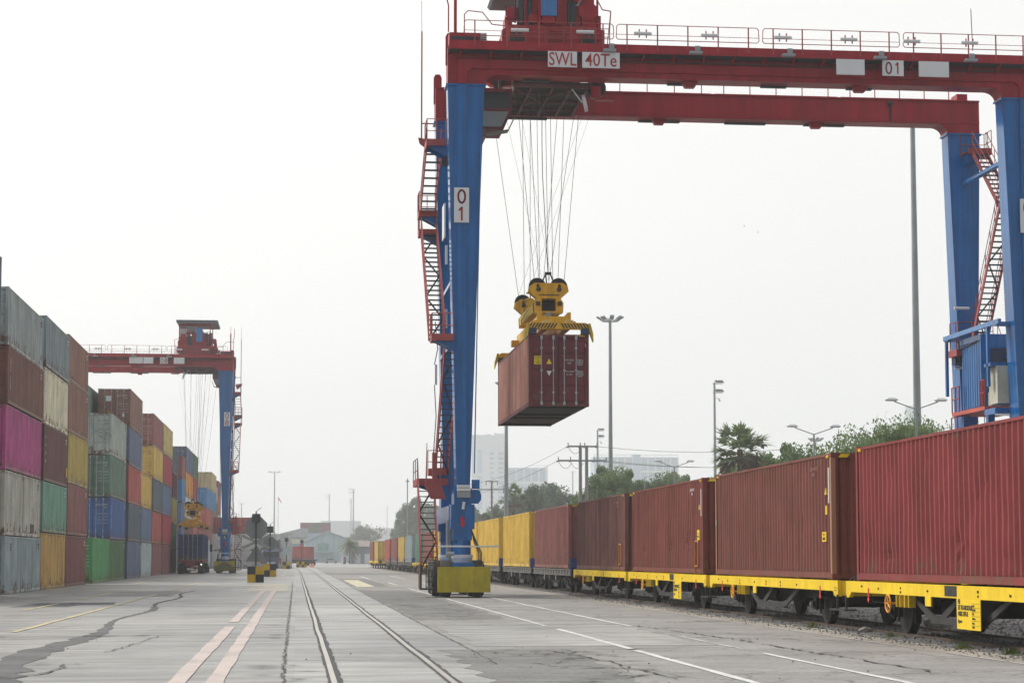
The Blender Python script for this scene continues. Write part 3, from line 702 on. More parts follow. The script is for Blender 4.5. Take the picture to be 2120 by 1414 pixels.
# two-axle yellow wagon: origin on the rail, in the middle of the wagon
def wheelset(parent, y):
    mb = MB()
    for s in (-1, 1):
        n = 22; mb.tube((s*.66, y, .46), (s*.79, y, .46), .455, n); mb.tube((s*.63, y, .46), (s*.66, y, .46), .485, n)
        mb.tube((s*.79, y, .46), (s*.80, y, .46), .36, n, .30)
    mb.tube((-.66, y, .46), (.66, y, .46), .09, 8)
    return mb.build('wheelset', wheel_m, parent)
def axlebox(mb, s, y):
    x = s*.98
    mb.box(x-.09, x+.09, y-.13, y+.13, .34, .6); mb.tube((x-.02, y, .46), (x+s*.16, y, .46), .085, 10)
    mb.beam((x, y-.55, .86), (x, y-.28, .70), .08, .05); mb.beam((x, y+.55, .86), (x, y+.28, .70), .08, .05)
    for k in range(4): mb.box(x-.05, x+.05, y-.52+k*.11, y+.52-k*.11, .62+.034*k, .65+.034*k)
    for q in (-1, 1): mb.prism([(y+q*.16, .86), (y+q*.24, .86), (y+q*.2, .3), (y+q*.15, .3)], 'x', x-.02, x+.02)
def yellow_wagon():
    o = thing('flat_wagon', 'x', 'wagon'); Lh = 6.82; X = CW+.05
    mb = MB()
    for s in (-1, 1):
        a, b = (X-.09, X) if s > 0 else (-X, -X+.09)
        mb.box(a, b, -Lh, Lh, .80, 1.03)
        for e in (-1, 1): mb.prism([(e*(Lh), .80), (e*(Lh-.42), .80), (e*(Lh-.22), .68), (e*Lh, .68)], 'x', a, b)
    mb.build('side_beam', yel_wag, o)
    mb = MB(); mb.box(-.2, .2, -Lh+.1, Lh-.1, .72, .98)
    for i in range(9): y = -Lh+.3+i*(2*Lh-.6)/8; mb.box(-X+.09, X-.09, y-.06, y+.06, .82, .97)
    mb.build('centre_sill', grime, o)
    for e in (-1, 1):
        mb = MB(); mb.box(-X+.1, X-.1, e*Lh-.09 if e > 0 else e*Lh, e*Lh if e > 0 else e*Lh+.09, .70, 1.02)
        for x in (-X+.35, X-.35): mb.box(x-.16, x+.16, e*Lh-.02 if e > 0 else e*Lh-.14, e*Lh+.14 if e > 0 else e*Lh+.02, .76, 1.0)
        mb.build('headstock', yel_wag, o)
        for x in (-.875, .875):
            mb = MB(); mb.tube((x, e*(Lh+.0), .92), (x, e*(Lh+.44), .92), .085, 10); mb.tube((x, e*(Lh+.44), .92), (x, e*(Lh+.5), .92), .21, 14); mb.build('buffer', grime2, o)
        mb = MB(); mb.tube((0, e*Lh, .9), (0, e*(Lh+.4), .85), .05, 6); mb.build('coupling_hook', grime2, o)
        for s in (-1, 1):
            mb = MB(); x = s*(X-.02); mb.box(min(x, x+s*.04), max(x, x+s*.04), e*(Lh-.02)-.02, e*(Lh-.02)+.02, .40, .72)
            mb.box(x-.14, x+.14, e*(Lh+.02)-.28, e*(Lh+.02)+.28, .385, .42)
            mb.build('shunter_step', grime2, o)
    for s in (-1, 1):                               # hoop
        mb = MB()
        x = s*(X-.03); y0_ = -5.05
        mb.path([(x, y0_, 1.0), (x, y0_, 1.95), (x, y0_-.06, 2.02), (x, y0_-.42, 2.02), (x, y0_-.48, 1.95), (x, y0_-.48, 1.35), (x, y0_-.42, 1.28), (x, y0_, 1.28)], .022, 6)
        mb.build('handrail', orange_dull, o)
    for y in (-4.1, 4.1): wheelset(o, y)
    for y in (-4.1, 4.1):
        for s in (-1, 1): mb = MB(); axlebox(mb, s, y); mb.build('axle_box', grime, o)
    mb = MB()                                        # fish-belly side truss
    for s in (-1, 1):
        x = s*(X-.16)
        mb.prism([(-2.9, .80), (-1.55, .33), (1.45, .33), (2.8, .80), (2.55, .80), (1.3, .45), (.9, .45), (-.1, .80), (-.35, .80), (.55, .42), (-1.4, .42), (-2.6, .80)], 'x', x-.02, x+.02)
        mb.box(x-.05, x+.05, -1.5, 1.4, .30, .335)
    mb.build('truss', grime2, o)
    mb = MB(); mb.box(-.7, .7, -1.2, .5, .45, .75); mb.build('brake_cylinder', grime, o)
    for yy in (-4.1, 4.1): mb = MB(); mb.box(-.62, .62, yy-1.3, yy+1.3, .52, .82); mb.build('dark_filler_box', grime, o)  # plain dark boxes added round the wheelsets to blacken the underframe
    mb = MB(); mb.box(-.55, .55, -2.6, 2.6, .55, .82); mb.build('dark_core_box', grime, o)  # added dark mass in the middle, keeps the underframe black behind the truss
    mb = MB(); mb.tube((-.5, 1.4, .55), (-.5, 2.3, .55), .16, 12); mb.build('air_tank', grime, o)
    for pts in ([(-1.0, -3.3, .6), (-1.0, -5.2, .62), (-1.0, -5.3, .7)], [(-1.1, 3.2, .6), (-1.1, 5.4, .62), (-1.1, 5.5, .75)]): mb = MB(); mb.path(pts, .014, 5); mb.build('brake_rod', grime, o)
    for y in (-4.1, 4.1):
        mb = MB()
        for q in (-.56, .56):
            for s in (-1, 1): mb.box(s*.72-.06, s*.72+.06, y+q-.05, y+q+.05, .22, .72)
            mb.box(-.72, .72, y+q-.03, y+q+.03, .5, .56)
        mb.box(-.03, .03, y-.56, y+.56, .66, .72); mb.build('brake_gear', grime, o)
    mb = MB()
    mb.ring((-X-.06, 3.55, .62), (1, .0, 0), .17, .019, 18, 5)
    for a in range(5): t = a*math.pi*2/5; mb.tube((-X-.06, 3.55, .62), (-X-.06, 3.55+.16*math.cos(t), .62+.16*math.sin(t)), .012, 4)
    mb.tube((-X-.07, 3.55, .62), (-X+.15, 3.55, .62), .025, 6)
    mb.build('handwheel', orange_p, o)
    mb = MB()
    for y, w in ((3.2, .04), (2.95, .04), (2.66, .06), (2.4, .05)): mb.box(-X+.0, -X+.14, y-w/2, y+w/2, .56, .80)
    mb.box(-X+.1, -X+.14, 2.4, 3.2, .56, .80)
    mb.build('brake_bracket', yel_dull, o)
    for y in (-5.35, 5.1):
        mb = MB(); mb.prism([(y-.035, .90), (y+.035, .90), (y+.03, .68), (y+.075, .68), (y, .60), (y-.075, .68), (y-.03, .68)], 'x', -X-.012, -X-.002); mb.build('jacking_arrow', red_arrow, o)
    mb = MB(); mb.box(-X-.008, -X+.02, 1.0, 1.34, .62, .80); mb.build('number_plate', yel_wag, o)
    mb = MB(); mb.box(-X-.01, -X+.05, -Lh+.08, -Lh+.3, .70, .73); mb.box(-X-.01, -X+.05, -Lh+.08, -Lh+.3, .86, .89); mb.box(-X-.01, -X+.05, -Lh+.08, -Lh+.3, .80, .83)
    mb.build('foot_rung', yel_dull, o)
    lx = -X-.004
    for y, z, b, sz in ((-1.6, .93, 'MB', .07), (-1.6, .85, 'TU', .06), (-1.6, .77, '6 4', .05), (2.9, .93, '42', .07), (2.9, .85, '13.8', .06), (4.4, .9, '27 t', .06), (-3.2, .9, 'Lgss', .07), (-.1, .93, '4462', .06), (-.1, .86, '774', .06), (5.6, .93, '31.5 t', .06), (1.2, .9, 'REV', .06)):
        text(b, sz, letter_dark, o, (lx, y, z), FACE_LEFT, .9)
    return o
orange_dull = P('dull orange handrail', (188, 122, 40), 1.1)
yel_dull = P('dirty wagon yellow', (204, 172, 16), 1.0, var=.3, scale=3)
yw = yellow_wagon()
def sign_plate(o, y0, X=CW+.05):
    mb = MB(); mb.box(-X-.016, -X-.004, y0, y0+1.25, .26, .80); p = mb.build('hanging_sign', yel_wag, o)
    mb = MB(); mb.box(-X-.006, -X+.01, y0+1.28, y0+1.95, .83, 1.02); mb.build('sliding_plate', grime2, o)
    for z, b, sz, yy in ((.745, '43', .115, 1.17), (.64, '75 TU-MODUR', .115, 1.17), (.53, '4462 774-2', .115, 1.17), (.40, 'Lgss-w', .075, 1.17)):
        text(b, sz, letter_dark, p, (-X-.019, y0+yy, z), FACE_LEFT, 1.0, align='LEFT', bold=.004)
    for z, b in ((.68, 'A B C'), (.61, '30 30 31'), (.54, 'S 20'), (.46, '13.86 m'), (.38, '8.0 m'), (.31, '11.8 t')):
        text(b, .055, letter_dark, p, (-X-.019, y0+.42, z), FACE_LEFT, .9, align='LEFT')
    mb = MB()
    for z in (.72, .645, .575, .50, .42, .34): mb.box(-X-.019, -X-.016, y0+.05, y0+.46, z, z+.006)
    mb.build('ruling', letter_dark, p)
def grey_wagon():
    o = thing('flat_wagon', 'x', 'wagon'); Lh = 6.9; X = CW
    mb = MB()
    for s in (-1, 1):
        a, b = (X-.10, X) if s > 0 else (-X, -X+.10)
        mb.box(a, b, -Lh, Lh, .98, 1.03); mb.box(a, b, -Lh, Lh, .74, .79)
        for i in range(15): y = -Lh+.1+i*(2*Lh-.2)/14; mb.box(a+.01, b-.01, y-.05, y+.05, .79, .98)
        mb.box((a+b)/2-.01, (a+b)/2+.01, -Lh, Lh, .79, .98)
    mb.build('side_frame', wag_grey, o)
    mb = MB(); mb.box(-.35, .35, -Lh, Lh, .7, .98)
    for i in range(8): y = -Lh+.2+i*(2*Lh-.4)/7; mb.box(-X+.1, X-.1, y-.08, y+.08, .82, .97)
    for s in (-1, 1): mb.prism([(-2.6, .74), (-1.2, .36), (1.2, .36), (2.6, .74)], 'x', s*.95-.02, s*.95+.02)
    mb.build('centre_sill', grime, o)
    for e in (-1, 1):
        mb = MB(); mb.box(-X, X, e*(Lh-.06)-.06, e*(Lh-.06)+.06, 1.03, 1.5); mb.build('end_board', blue_board, o)
        for x in (-.875, .875): mb = MB(); mb.tube((x, e*Lh, .9), (x, e*(Lh+.45), .9), .08, 8); mb.tube((x, e*(Lh+.45), .9), (x, e*(Lh+.5), .9), .2, 12); mb.build('buffer', grime2, o)
        for q in (-.9, .9): wheelset(o, e*4.6+q)
        for s in (-1, 1):
            mb = MB(); x = s*1.0
            mb.prism([(e*4.6-1.3, .42), (e*4.6-1.2, .62), (e*4.6-.4, .66), (e*4.6-.3, .74), (e*4.6+.3, .74), (e*4.6+.4, .66), (e*4.6+1.2, .62), (e*4.6+1.3, .42), (e*4.6+.6, .40), (e*4.6+.4, .26), (e*4.6-.4, .26), (e*4.6-.6, .40)], 'x', x-.06, x+.06)
            for q in (-.9, .9): mb.tube((x, e*4.6+q, .46), (x+s*.16, e*4.6+q, .46), .1, 10)
            for q in (-.15, 0, .15): mb.tube((x+s*.08, e*4.6+q, .3), (x+s*.08, e*4.6+q, .62), .05, 8)
            mb.build('bogie_frame', grime2, o)
    for y, w in ((-2, .3), (.4, .2), (2.2, .4)): mb = MB(); mb.box(-X+.0, -X+.16, y-w/2, y+w/2, .5, .74); mb.build('brake_box', wag_grey, o)
    return o
gw = grey_wagon()
WL = ['yellow flat wagon under the crimson container at right edge', 'yellow flat wagon under the chestnut container, with handwheel', 'yellow flat wagon with hanging sign under the russet container', 'yellow flat wagon under the dark smeared container',
      'grey skeletal wagon under the rose brown container, blue end boards', 'grey skeletal wagon under the first yellow container', 'grey skeletal wagon under the second yellow container', 'yellow flat wagon under the yellow container by the crane leg',
      'yellow flat wagon behind the crane bumper', 'yellow flat wagon behind the crane stair foot', 'yellow flat wagon under the container seen through the crane stair', 'yellow flat wagon under the short pale green container',
      'grey wagon under the grey blue train container', 'grey wagon under the mustard container next to grey blue one', 'grey wagon under the far pink brown container', 'grey wagon under the faded brick red container', 'yellow flat wagon under the mustard container with olive end', 'last yellow flat wagon at the far end of the train']
CORE_Y, CORE_G = yw, gw; usedy = usedg = False
for k, (y0, y1, colr, wk, lb) in enumerate(TRAIN):
    if wk == 'y':
        w = copy_tree(CORE_Y)
    else:
        w = copy_tree(CORE_G)
    yc = (y0+y1)/2; w.location = (XT + bent(yc), yc, .07); tag(w, WL[k], 'wagon', 'wagons of the container train')
    if wk == 'y' and k not in (2, 3):
        for ch in list(w.children):
            if ch.name.startswith('handrail'): bpy.data.objects.remove(ch)
    if k in (0, 2): sign_plate(w, -1.75 if k == 0 else -3.1)
for core in (CORE_Y, CORE_G):
    for ch in list(core.children): bpy.data.objects.remove(ch)
    bpy.data.objects.remove(core)

# ------------------------------------------------------------------ gantry cranes
def arc(cx, cz, rx, rz, a0, a1, n=6):
    return [(cx+rx*math.cos(R(a0+(a1-a0)*i/n)), cz+rz*math.sin(R(a0+(a1-a0)*i/n))) for i in range(n+1)]
CWID = 25.1
def gantry(name_label, loc, mirror, digits, trolley_x, swl, chevron, hoist):
    """local x runs inwards from the outer face of the stair-side leg, y back from the near girder, z up"""
    g = thing('gantry_crane', name_label, 'gantry crane', loc, 0, 'red and blue gantry cranes')
    def B(mb, name, mat, parent=g, smooth=False): return mb.build(name, mat, parent, mirror=mirror, smooth=smooth)
    sx = -1 if mirror else 1
    def T(body, size, mat, parent, x, y, z, xs=.8, line=1.0, bold=.006): return text(body, size, mat, parent, (sx*x, y, z), FACE_CAM, xs, bold=bold, line=line)
    MX = lambda x, far: CWID-x if far else x
    ybk = 7.2
    for side in (0, 1):
        mx = lambda x: MX(x, side)
        for yb, name in ((0.05, 'near'), (ybk, 'far')):
            ya, yz = yb, yb+.85
            mb = MB(); a = sorted((mx(.40), mx(.95))); c = sorted((mx(0), mx(1.52)))
            mb.hexa((a[0], a[1], ya, yz+.3, 4.4), (c[0], c[1], ya, yz, 20.95)); leg = B(mb, 'leg', cr_blue)
            mb = MB(); q = sorted((mx(.42), mx(.78)))
            if name == 'near': mb.box(q[0], q[1], ya-.10, ya+.05, 4.6, 20.96)
            mb.box(c[0]-.07, c[1]+.07, ya-.07, yz+.07, 20.95, 21.03)
            B(mb, 'leg_band', cr_blue, leg)
            for z in (5.9, 8.7, 11.4, 14.2, 17.2):     # weld seams of the leg sections
                t = (z-4.4)/16.55; s0 = mx(.40*(1-t)); s1 = mx(.95*(1-t)+1.52*t); s0, s1 = sorted((s0, s1))
                mb = MB(); mb.box(s0-.004, s1+.004, ya-.005, yz+.3*(1-t)+.005, z, z+.03); B(mb, 'weld_seam', cr_blue, leg)
            # knee, sill and bogie
            k = sorted((mx(.30), mx(1.02))); mb = MB(); mb.box(k[0], k[1], ya-.02, yz+.4, 3.75, 4.4); B(mb, 'leg_knee', cr_blue, leg)
            mb = MB()
            e = mx(1.22); mb.prism([(mx(1.02), 4.35), (mx(1.32), 4.35), (mx(1.42), 4.15), (mx(1.42), 3.95), (mx(1.3), 3.78), (mx(1.02), 3.78)], 'y', ya+.1, ya+.25); mb.box(min(mx(1.05), mx(1.35)), max(mx(1.05), mx(1.35)), ya+.05, ya+.4, 4.38, 4.75)
            B(mb, 'lifting_lug', cr_blue, leg)
            mb = MB(); xm = mx(.66); mb.box(xm-.48, xm+.48, ya-.02, ya+1.0, 2.75, 3.75); mb.box(xm-.38, xm+.38, ya+.0, ya+.9, 2.3, 2.75); B(mb, 'leg_foot', cr_blue)
            mb = MB(); mb.tube((xm, ya+.35, 1.72), (xm, ya+.35, 2.42), .36, 18); mb.tube((xm, ya+.35, 2.36), (xm, ya+.35, 2.42), .40, 18); sw = B(mb, 'swivel_post', cr_blue, smooth=False)
            mb = MB(); mb.tube((xm, ya+.35, 1.60), (xm, ya+.35, 1.72), .44, 20); mb.tube((xm, ya+.35, 1.40), (xm, ya+.35, 1.60), .36, 20, .44); B(mb, 'slew_ring', white_p, sw)
            bo = None
            mb = MB(); mb.box(xm-.42, xm+.42, ya-.6 if name == 'near' else ya-1.0, ya+2.2 if name == 'near' else ya+1.5, .75, 1.4); mb.box(xm-.8, xm+.8, ya+.2, ya+.5, .7, .95)
            bo = B(mb, 'bogie', cr_blue)
            for yy in (ya+.52, ya+2.05) if name == 'near' else (ya-1.2, ya+.5):
                off = 0 if yy < ya+1 else .24
                for x in (xm-.66-off, xm+.66-off*.3):
                    mb = MB(); w = .22; n = 26
                    pr = [(.40, -w*.9), (.68, -w), (.74, -w*.8), (.755, 0), (.74, w*.8), (.68, w), (.40, w*.9)]
                    o0 = len(mb.v)
                    for i in range(n):
                        t = 2*math.pi*i/n
                        for j, (rad, xx) in enumerate(pr):
                            rr_ = rad - (.028 if (i % 2 and j in (2, 3, 4)) else 0); mb.v.append((x+xx, yy+math.cos(t)*rr_, .76+math.sin(t)*rr_))
                    m_ = len(pr)
                    for i in range(n):
                        for j in range(m_-1): mb.f.append((i*m_+j, i*m_+j+1, ((i+1) % n)*m_+j+1, ((i+1) % n)*m_+j))
                    wl = B(mb, 'wheel', tyre_m, bo)
                    mb = MB(); mb.tube((x-.15, yy, .76), (x+.15, yy, .76), .41, 16); mb.tube((x-.19, yy, .76), (x+.19, yy, .76), .16, 10); B(mb, 'wheel_rim', grime2, bo)
            if name == 'near':
                mb = MB(); mb.box(xm-1.06, xm+1.06, ya-.72, ya-.60, .22, 1.24); mb.box(xm-1.0, xm+1.0, ya-.60, ya-.3, 1.10, 1.2); mb.box(xm-1.0, xm-.9, ya-.6, ya-.3, .3, 1.1); mb.box(xm+.9, xm+1.0, ya-.6, ya-.3, .3, 1.1)
                bp_ = B(mb, 'bumper', yel_bump)
                if chevron:
                    mb = MB()
                    for s in (-1, 1):
                        for i in range(5):
                            z0 = .22+i*.26-.3; pts = [(xm, z0+.35), (xm+s*1.05, z0-.5), (xm+s*1.05, z0-.36), (xm, z0+.49)]
                            # clip to the plate
                            pts2 = []
                            for a_, b_ in zip(pts, pts[1:]+pts[:1]):
                                pts2.append(a_)
                            zc = lambda p: (p[0], min(1.23, max(.23, p[1])))
                            mb.prism([zc(p) for p in pts2], 'y', ya-.74, ya-.715)
                    B(mb, 'chevron_stripe', blk_box, bp_)
                mb = MB(); mb.tube((xm-1.05, ya-.35, 2.05), (xm+1.3, ya-.35, 2.05), .035, 6); mb.box(xm+1.25, xm+1.45, ya-.4, ya-.3, 2.02, 2.1); B(mb, 'sensor_arm', lamp_white)
                mb = MB(); mb.tube((xm-.02, ya-.12, 2.85), (xm-.02, ya-.12, 3.2), .075, 10); mb.tube((xm-.02, ya-.12, 3.2), (xm-.02, ya-.12, 3.28), .03, 6); B(mb, 'fire_extinguisher', P('extinguisher red', (196, 28, 30), 1.2))
                mb = MB(); mb.box(min(mx(.42), mx(.95)), max(mx(.42), mx(.95)), ya-.26, ya-.02, 4.28, 4.4); mb.box(min(mx(.42), mx(.95)), max(mx(.42), mx(.95)), ya-.26, ya-.02, 4.42, 4.53); B(mb, 'lamp_pair', lamp_white)
                mb = MB(); mb.box(min(mx(.42), mx(.95)), max(mx(.42), mx(.95)), ya-.22, ya-.02, 4.02, 4.26); B(mb, 'junction_box', steel_grey)
                mb = MB(); mb.tube((xm+.0, ya-.1, 3.55), (xm+.04, ya-.1, 3.85), .06, 8); B(mb, 'tank', lamp_white)
                # hydraulic hoses and valves behind the post
                mb = MB()
                for q in range(3): mb.path([(mx(1.0), ya+.1*q, 2.8), (mx(1.12+.05*q), ya-.1, 2.2), (mx(1.3+.06*q), ya-.1, 1.8), (mx(1.32+.05*q), ya, 1.35)], .022, 5)
                B(mb, 'hose', black)
                mb = MB(); mb.tube((mx(.0), ya-.1, 1.75), (mx(.3), ya-.1, 1.75), .09, 10); mb.tube((mx(.08), ya+.5, 1.6), (mx(.08), ya+.5, 3.1), .07, 8); mb.tube((mx(.2), ya+.9, 1.2), (mx(.2), ya+.9, 3.0), .06, 8); B(mb, 'hydraulic_cylinder', steel_grey)
        # sill beam tying the two legs
        mb = MB(); xm = mx(.66); mb.box(xm-.50, xm+.50, .95, ybk+.0, 3.05, 3.72); B(mb, 'sill_beam', cr_blue)
        mb = MB(); mb.tube((mx(.75), .6, 18.7), (mx(.75), ybk+.2, 18.7), .13, 10)
        if side: B(mb, 'cross_brace', cr_blue2)
    # girders with rounded haunches
    for yb, near in ((.05, 1), (ybk, 0)):
        yz = yb+.95
        pts = [(0, 21.03), (1.52, 21.03)] + [(1.52+.5*(1-math.cos(R(a))), 21.03+.42*math.sin(R(a))) for a in (15, 35, 55, 75, 90)]
        pts += [(CWID-p[0], p[1]) for p in pts[::-1]]
        pts += [(CWID, 22.5), (0, 22.5)]
        mb = MB(); mb.prism(pts, 'y', yb, yz); gi = B(mb, 'girder', cr_red)
        mb = MB(); mb.box(.0, CWID, yb-.10, yz+.10, 22.5, 22.56); mb.box(0, CWID, yb+.4, yb+.52, 22.56, 22.68)
        B(mb, 'crane_rail', cr_red, gi)
        mb = MB(); 
        if near:
            mb.box(.42, CWID-.42, yb-.13, yb+.0, 21.68, 22.04); mb.box(.42, .78, yb-.13, yb, 21.03, 21.68); mb.box(CWID-.78, CWID-.42, yb-.13, yb, 21.03, 21.68)
            mb.prism([(.78, 21.68), (1.0, 21.68), (.78, 21.5)], 'y', yb-.13, yb); mb.prism([(CWID-.78, 21.68), (CWID-1.0, 21.68), (CWID-.78, 21.5)], 'y', yb-.13, yb)
        else:
            mb.box(0, CWID, yb-.03, yb, 21.5, 21.56)
        B(mb, 'stiffener', cr_red, gi)
        for x in (.75, 10.2, 17.5):
            mb = MB(); mb.prism([(x-.35+8*0, 21.48), (x+.35, 21.48), (x+.2, 21.2), (x-.2, 21.2)], 'y', yb+.3, yb+.6)
            if x > 1: B(mb, 'girder_lug', cr_red, gi)
        for x0, x1 in ((3.2, 8.0), (9.3, 10.6), (13.3, 15.2), (17.0, 22.0)):   # lamps and trays hung under the girder
            mb = MB(); mb.box(x0, x0+ (1.1 if near else 1.9), yb+.55, yb+.8, 21.36, 21.42); B(mb, 'under_tray', steel_dark, gi)
        if near:
            mb = MB(); mb.box(0.0, CWID, yb-.80, yb-.76, 22.30, 22.66); B(mb, 'walkway_fascia', cr_red, gi)
            mb = MB(); mb.box(0.0, CWID, yb-.76, yb, 22.30, 22.34); B(mb, 'walkway', steel_dark, gi)
            mb = MB(); n = 20
            for i in range(n):
                x = .5+i*(CWID-1)/(n-1); mb.prism([(yb-.7, 22.3), (yb-.002, 22.3), (yb-.002, 22.0), (yb-.1, 22.05)], 'x', x-.03, x+.03)
            B(mb, 'walkway_bracket', cr_red, gi)
    for x in (3.2, 8.6, 12.6, 16.6, 22.0):
        for yb in (.05, ybk):
            mb = MB(); mb.box(x-.16, x+.16, yb-.02, yb, 22.08, 22.3) if yb < 1 else mb.box(x-.02, x+.02, yb-.012, yb, 21.56, 22.48)
            B(mb, 'splice_plate', cr_red)
    mb = MB(); mb.tube((1.6, -.1, 22.12), (CWID-1.6, -.1, 22.12), .03, 5); B(mb, 'conduit', M('grimy conduit', (.10, .05, .05), .7))
    mb = MB(); mb.tube((CWID-4.2, ybk-.04, 21.5), (CWID-4.2, ybk-.04, 22.3), .035, 5); mb.tube((CWID-4.25, ybk-.25, 22.32), (CWID-4.25, ybk, 22.32), .1, 8); B(mb, 'camera_conduit', steel_dark)
    mb = MB(); mb.tube((1.12, -.02, 5.0), (1.40, -.02, 20.8), .025, 5); B(mb, 'leg_conduit', cr_blue)
    # hand-railing along the near girder, in bays with rounded ends
    for b in range(4):
        xa, xb = [(.6, 6.8), (6.9, 12.9), (13.05, 18.9), (19.05, 24.7)][b]
        mb = MB(); y = -.74; n = 5
        for i in range(n):
            x = xa+.45+i*(xb-xa-.9)/(n-1); mb.box(x-.025, x+.025, y-.02, y+.02, 22.42, 23.5)
        mb.path([(xa, y, 22.95), (xa+.02, y, 23.42), (xa+.1, y, 23.5), (xb-.1, y, 23.5), (xb-.02, y, 23.42), (xb, y, 22.95), (xb-.08, y, 22.87), (xa+.08, y, 22.87), (xa, y, 22.95)], .018, 5)
        mb.tube((xa, y, 23.08), (xb, y, 23.08), .012, 4)
        B(mb, 'railing', stair_red)
        mb = MB(); y2 = ybk+1.7
        for i in range(n):
            x = xa+.45+i*(xb-xa-.9)/(n-1); mb.box(x-.02, x+.02, y2-.02, y2+.02, 22.5, 23.5)
        mb.tube((xa, y2, 23.5), (xb, y2, 23.5), .018, 5); mb.tube((xa, y2, 23.0), (xb, y2, 23.0), .014, 5); B(mb, 'railing', stair_red)
    mb = MB(); mb.box(.3, CWID-.3, ybk+.95, ybk+1.75, 22.44, 22.5); B(mb, 'walkway', cr_red)
    for x in (2.9, 5.6, 8.0, 10.8, 13.9, 16.7, 19.4, 21.9):
        mb = MB(); mb.tube((x-.36, -.80, 23.12), (x+.36, -.80, 23.12), .075, 8); fl = B(mb, 'tube_lamp', lamp_white)
        mb = MB(); mb.box(x-.17, x-.13, -.83, -.76, 22.95, 23.3); mb.box(x+.13, x+.17, -.83, -.76, 22.95, 23.3); B(mb, 'lamp_clamp', stair_red, fl)
    for x in (6.6, 10.2, 14.1, 18.0, 21.9):
        mb = MB(); mb.box(x-.28, x+.24, -1.12, -.84, 22.28, 22.38); mb.box(x-.02, x+.2, -.86, -.80, 22.46, 22.66); B(mb, 'work_light', steel_grey)
    mb = MB(); mb.tube((22.05, -.76, 22.8), (22.0, -.76, 24.6), .018, 5); B(mb, 'antenna', steel_dark)
    # corner lugs, mast, floodlight box at the stair-side end
    for y in (.15, ybk+.1):
        mb = MB(); mb.prism([(-.06, 21.9), (.30, 21.9), (.30, 23.1), (.22, 23.25), (.02, 23.25), (-.06, 23.1)], 'y', y+.3, y+.42); B(mb, 'lifting_lug', cr_red)
    for side in (0, 1):                                          # red upper ends above the far legs
        mb = MB(); x = MX(.76, side); mb.box(x-.25, x+.25, ybk+.1, ybk+.9, 22.5, 22.9); B(mb, 'girder_cap', cr_red)
    mb = MB(); mb.box(.02, 1.3, -.55, .3, 22.56, 23.02); B(mb, 'switch_cabinet', cr_red)
    mb = MB(); mb.box(.08, 1.2, -.57, -.55, 22.62, 22.86); B(mb, 'vent_grille', steel_dark)
    mb = MB(); mb.box(1.35, 1.62, .1, .5, 22.56, 23.2); ac = B(mb, 'air_conditioner', lamp_white)
    mb = MB()
    for i in range(6): mb.box(1.36, 1.61, .09, .1, 22.64+i*.09, 22.68+i*.09)
    B(mb, 'grille', steel_dark, ac)
    mb = MB(); mb.tube((-.6, ybk+.4, 20.0), (-.6, ybk+.4, 25.2), .035, 6); mb.tube((-.6, ybk+.4, 25.2), (-.62, ybk+.4, 26.6), .012, 5); mb.beam((-.6, ybk+.4, 21.0), (.1, ybk+.4, 21.0), .05, .05); mb.prism([(-.75, 20.35), (.0, 20.2), (-.2, 19.7), (-.7, 20.1)], 'y', ybk+.35, ybk+.45); B(mb, 'antenna_mast', stair_red)
    mb = MB(); mb.box(.22, .34, -.4, -.28, 22.56, 24.9); mb.tube((.28, -.34, 24.9), (.28, -.34, 25.6), .02, 5); mb.path([(.0, -.3, 23.1), (.0, -.3, 24.2), (-.1, -.3, 24.6), (-.1, -.3, 25.4)], .03, 5); B(mb, 'light_mast', cr_red)
    # number plates
    mb = MB(); mb.box(.27, .88, -.12, -.05, 15.24, 16.68); p = B(mb, 'number_plate', white_p)
    def D(ch, w, h, sw, p, x, y, z): digit(ch, w, h, sw, letter_red, p, (sx*x, y, z))
    D(digits[0], .34, .60, .075, p, .575, -.126, 16.31); D(digits[1], .34, .60, .075, p, .575, -.126, 15.6)
    mb = MB(); mb.box(MX(.27, 1)-.61, MX(.27, 1), -.12, -.05, 15.24, 16.68); p = B(mb, 'number_plate', white_p)
    D(digits[0], .34, .60, .075, p, CWID-.575, -.126, 16.31); D(digits[1], .34, .60, .075, p, CWID-.575, -.126, 15.6)
    if mirror: PL = [(8.0, 9.15, None), (9.0+.0, 9.0, None), (5.1, 6.2, None), (6.7, 7.5, digits), (8.45, 9.45, None), (9.55, 10.9, None)]; PL = [(5.0, 6.1, None), (6.7, 7.5, digits), (8.2, 9.2, None), (9.27, 10.65, None)]
    else: PL = [(4.05, 5.25, 'SWL'), (5.47, 7.02, '40Te'), (16.15, 17.35, None), (18.12, 19.02, digits), (19.68, 20.97, None)]
    for x0, x1, b in PL:
        mb = MB(); mb.box(x0, x1, -.86, -.80, 21.62, 22.27); p = B(mb, 'sign_plate', white_p)
        mb = MB()
        for x in (x0+.15, x1-.15): mb.beam((x, -.8, 22.2), (x, .0, 22.2), .05, .05)
        B(mb, 'sign_bracket', cr_red, p)
        if b == digits:
            for i_, ch in enumerate(b): D(ch, .27, .52, .06, p, (x0+x1)/2+(i_-.5)*.38*sx, -.866, 21.94)
        elif b: T(b, .78 if len(b) < 4 else .76, letter_red, p, (x0+x1)/2, -.866, 21.92, .84 if b == '40Te' else .74, bold=.004)
